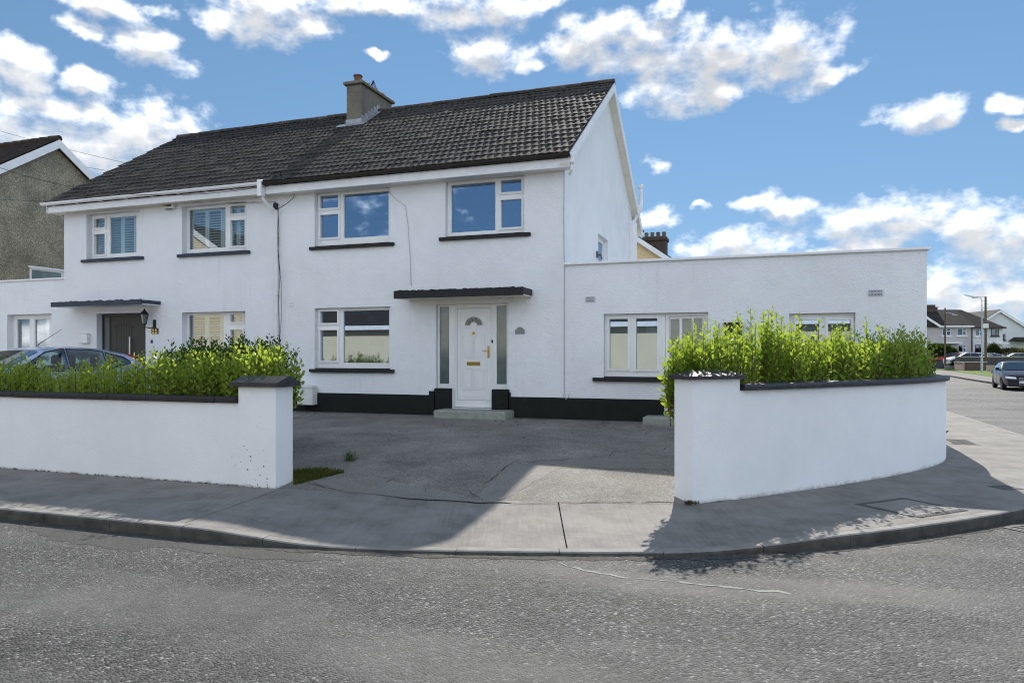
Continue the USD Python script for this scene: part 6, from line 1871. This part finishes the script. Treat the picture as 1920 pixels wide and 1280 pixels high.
def low_wall(label, pts, h, mat, cap_mat="coping_pale", t=0.22, z0=-0.1):
    w__ = thing("low_wall", label, "garden wall")
    c = np.array(pts, float)
    add(w__, "wall", sweep(np.vstack([c[0], (c[0] + c[1]) / 2, c[1]]) if len(c) == 2 else c, [(-t / 2, z0), (-t / 2, h), (t / 2, h), (t / 2, z0)]), mat)
    add(w__, "coping", sweep(np.vstack([c[0], (c[0] + c[1]) / 2, c[1]]) if len(c) == 2 else c, [(-t / 2 - 0.04, h + 0.003), (-t / 2 - 0.04, h + 0.07), (t / 2 + 0.04, h + 0.07), (t / 2 + 0.04, h + 0.003)]), cap_mat)


A1, A2, A3 = place(1791, 0, 79), place(1811, 0, 74.5), place(1849, 0, 77)
low_wall("low garden wall with shade painted brown, behind the steel lamp post, its short return pinkish", [A2, A3], 0.86, "wall_brown")
low_wall("short pinkish return wall beside the grass verge", [A1, (A2[0] - 0.14, A2[1] + 0.14)], 0.86, "wall_pink")
low_wall("short pale wall stub beside the black saloon", [place(1850.5, 0, 70), place(1868, 0, 69)], 0.55, "wall_pink")
low_wall("dark grey boundary wall under the far dark hedge", [place(1752, 0, 84), place(1792, 0, 82)], 0.95, "wall_dark", "wall_dark")
low_wall("long dark wall with pale coping behind the parked cars", [place(1792, 0, 78.5), place(1922, 0, 77.5)], 1.40, "wall_dark")


def blob_bush(name, label, center, radii, mat, n, seed, cat_="bush", leaf=0.16):
    g = np.random.default_rng(seed)
    u = g.normal(0, 1, (n, 3))
    u /= np.linalg.norm(u, axis=1, keepdims=True)
    r = g.uniform(0.55, 1.0, (n, 1)) ** 0.5
    lump = 0.8 + 0.4 * meshkit.fbm(u * 2.2 + seed, 3)[:, None]
    p = np.array(center) + u * r * lump * np.array(radii)
    p[:, 2] = np.maximum(p[:, 2], 0.02)
    ax_ = u + g.normal(0, 0.5, (n, 3)) + [0, 0, 0.4]
    ax_ /= np.linalg.norm(ax_, axis=1, keepdims=True)
    v, f = leaf_batch(p, ax_, g.normal(0, 1, (n, 3)), np.full(n, leaf) * g.uniform(0.7, 1.3, n), np.full(n, leaf * 0.6))
    h = thing(name, label, cat_)
    add(h, "foliage", trimesh.Trimesh(v, f, process=False), mat, kind="stuff")
    add(h, "trunk", tube([(center[0], center[1], 0), (center[0] + 0.05, center[1], center[2]), (center[0], center[1], center[2] + radii[2] * 0.5)], [0.09, 0.06, 0.03], 6), "stem_bark")


bp = lambda px, d_: place(px, 0, d_)
add(None, "far_forecourt", prism_xy(Polygon([place(1770, 0, 79.5), place(2000, 0, 78.5), place(2000, 0, 100), place(1770, 0, 100)]), -0.2, 0.44), "pavement_far")
tag("/World/far_forecourt", kind="structure")
blob_bush("bush", "dark clipped hedge block above the far grey boundary wall", (*bp(1760, 85), 1.5), (2.0, 1.2, 1.35), "leaf_far", 6500, 1, "bush", 0.24)
blob_bush("bush", "dark upright shrub before the far house's second canopy", (*bp(1862, 87), 1.5), (0.75, 0.75, 1.5), "leaf_far", 3500, 2)
blob_bush("bush", "broad olive-brown bush in front of the far gabled house", (*bp(1897, 88), 1.2), (2.4, 1.6, 1.25), "leaf_olive", 6500, 3)
blob_bush("bush", "low green planting inside the brown garden wall", (*bp(1808, 79.5), 0.75), (1.3, 0.5, 0.5), "leaf_far", 2600, 4, "bush", 0.14)
blob_bush("bush", "small straggling shrub behind the wall near the black saloon", (*bp(1857, 78.5), 0.85), (1.1, 0.5, 0.55), "leaf_olive", 2200, 5, "bush", 0.14)

# poles and lamps
lx_, ly_ = place(1841, 0, 66)
lp_ = thing("lamp_post", "grey steel street lamp post with a sloping lantern, on the grass verge", "street lamp", (lx_, ly_, 0), YAW - 33)
add(lp_, "post", [tube([(0, 0, -0.1), (0, 0, 1.5), (0, 0, 1.52), (0, 0, 5.9)], [0.10, 0.10, 0.065, 0.055], 12)], "galvanised")
add(lp_, "arm", tube([(0, 0, 5.88), (0, 0, 6.7), (-0.12, 0, 6.95), (-0.45, 0, 7.05), (-0.7, 0, 7.0)], [0.04, 0.04, 0.035, 0.03, 0.03], 8), "galvanised")
add(lp_, "lantern", [turn(trimesh.convex.convex_hull(np.array([(-1.45, -0.10, 0.02), (-1.45, 0.10, 0.02), (-0.62, -0.13, 0.0), (-0.62, 0.13, 0.0), (-1.40, -0.08, 0.12), (-1.40, 0.08, 0.12), (-0.62, -0.08, 0.16), (-0.62, 0.08, 0.16), (-0.5, 0, 0.1)])), (0, 1, 0), 18, (-0.6, 0, 0)).apply_translation([0, 0, 6.92])], "vent_grey")
add(lp_, "door_plate", bx(-0.05, 0.05, -0.108, -0.099, 0.5, 1.1), "galvanised")
add(lp_, "sign_plate", bx(-0.01, 0.16, -0.10, -0.09, 3.55, 3.95), "paint_blue")
tx_, ty_ = place(1848, 0, 78)
tp = thing("timber_pole", "timber pole with climbing steps, a pale box and a lamp on a bracket", "utility pole", (tx_, ty_, 0), YAW - 33)
add(tp, "pole", tube([(0, 0, -0.2), (0, 0, 4), (0, 0, 8.0)], [0.13, 0.12, 0.10], 12), "timber_pole")
add(tp, "steps", [bx(-0.28, 0.28, -0.02, 0.02, z_, z_ + 0.04) if i % 2 else bx(-0.14, 0.28, -0.02, 0.02, z_, z_ + 0.04) for i, z_ in enumerate(np.arange(2.6, 7.9, 0.38))], "galvanised")
add(tp, "box", bx(-0.25, 0.28, -0.34, -0.15, 4.55, 5.05, 0.03), "meter_plastic")
add(tp, "lamp_bracket", [tube([(0, 0, 7.95), (-0.55, 0, 7.97), (-0.75, 0, 7.93)], 0.025, 6), bx(-1.25, -0.70, -0.10, 0.10, 7.86, 7.97, 0.04)], "vent_grey")
tx_, ty_ = place(1772, 0, 80)
tq = thing("timber_pole", "slim timber pole with a lantern arm, before the far white-canopied house", "utility pole", (tx_, ty_, 0), YAW - 33)
add(tq, "pole", tube([(0, 0, -0.2), (0, 0, 4), (0, 0, 6.9)], [0.10, 0.095, 0.08], 10), "timber_pole")
add(tq, "lamp_bracket", [tube([(0, 0, 6.35), (0.5, 0, 6.3), (0.7, 0, 6.2)], 0.025, 6), turn(bx(0.65, 1.2, -0.08, 0.08, 6.1, 6.2, 0.04), (0, 1, 0), 12, (0.7, 0, 6.15))], "vent_grey")

# overhead cables
def span(label, a, b_, sag, r=0.009):
    t = np.linspace(0, 1, 18)[:, None]
    p = np.array(a) * (1 - t) + np.array(b_) * t
    p[:, 2] -= sag * 4 * (t * (1 - t))[:, 0]
    add(None, "overhead_cable", tube(p, r, 5), "cable")
    pth = f"/World/overhead_cable" + ("" if _names[("/World", "overhead_cable")] == 1 else f"_{_names[('/World', 'overhead_cable')] - 1:03d}")
    tag(pth, label, "cable")


def at(px, py, Y):
    x, z_ = on(px, py, Y)
    return (x, Y, z_)


span("thin service cable crossing the sky above the pebbledashed gable, topmost", at(-60, 228, 25), at(260, 311, 28), 0.1)
span("service cable crossing just below the pebbledashed roof's peak", at(-60, 265, 24), at(225, 324, 26), 0.1)
span("service cable running low across the pebbledashed wall to the downpipe bracket", at(-40, 373, 14.5), at(517, 379, 13.42), 0.05, 0.006)
span("service cable crossing the pebbledashed gable to the gutter bracket by the downpipe", at(-40, 300, 12.5), at(541, 341, 13.16), 0.55, 0.007)

# ------------------------------------------------------------------ across the street, mirrored in the windows
def street_house(label, x0, x1, yf, eave, ridge_h, mat, gable_end=None):
    h = thing("bungalow" if gable_end is None else "gabled_house", label, "house")
    if gable_end is None:
        add(h, "wall", bx(x0, x1, yf - 8, yf, -0.2, eave), mat)
        rp_ = Polygon([(yf + 0.4, eave - 0.1), (yf - 4, ridge_h), (yf - 8.4, eave - 0.1), (yf - 8.4, eave + 0.1), (yf - 4, ridge_h + 0.2), (yf + 0.4, eave + 0.1)])
        add(h, "roof", prism_yz(rp_, x0 - 0.3, x1 + 0.3), "far_roof")
        add(h, "fascia", bx(x0 - 0.3, x1 + 0.3, yf + 0.401, yf + 0.43, eave - 0.15, eave + 0.08), "white_paint")
    else:
        cx_ = (x0 + x1) / 2
        gp_ = Polygon([(x0, -0.2), (x1, -0.2), (x1, eave), (cx_, ridge_h), (x0, eave)])
        add(h, "gable_wall", prism_xz(gp_, yf - 9, yf), mat)
        sl_ = (ridge_h - eave) / (cx_ - x0)
        rp_ = Polygon([(x0 - 0.4, eave - 0.4 * sl_), (cx_, ridge_h), (x1 + 0.4, eave - 0.4 * sl_), (x1 + 0.4, eave - 0.4 * sl_ + 0.2), (cx_, ridge_h + 0.2), (x0 - 0.4, eave - 0.4 * sl_ + 0.2)])
        add(h, "roof", prism_xz(rp_, yf - 9.3, yf + 0.3), "far_roof")
        bp_ = LineString([(x0 - 0.4, eave - 0.4 * sl_), (cx_, ridge_h), (x1 + 0.4, eave - 0.4 * sl_)]).buffer(0.16, cap_style=2, join_style=2)
        add(h, "bargeboard", prism_xz(bp_, yf + 0.301, yf + 0.34), "white_paint")


street_house("long cream bungalow with a dark roof across the street, seen mirrored in the ground-floor windows", -24.5, 9.0, -7.0, 3.15, 5.2, "cream_plaster")
street_house("cream gabled house with white bargeboards across the street, mirrored in the upper louvred window", -38, -26.0, -6.0, 5.3, 9.2, "cream_plaster", True)
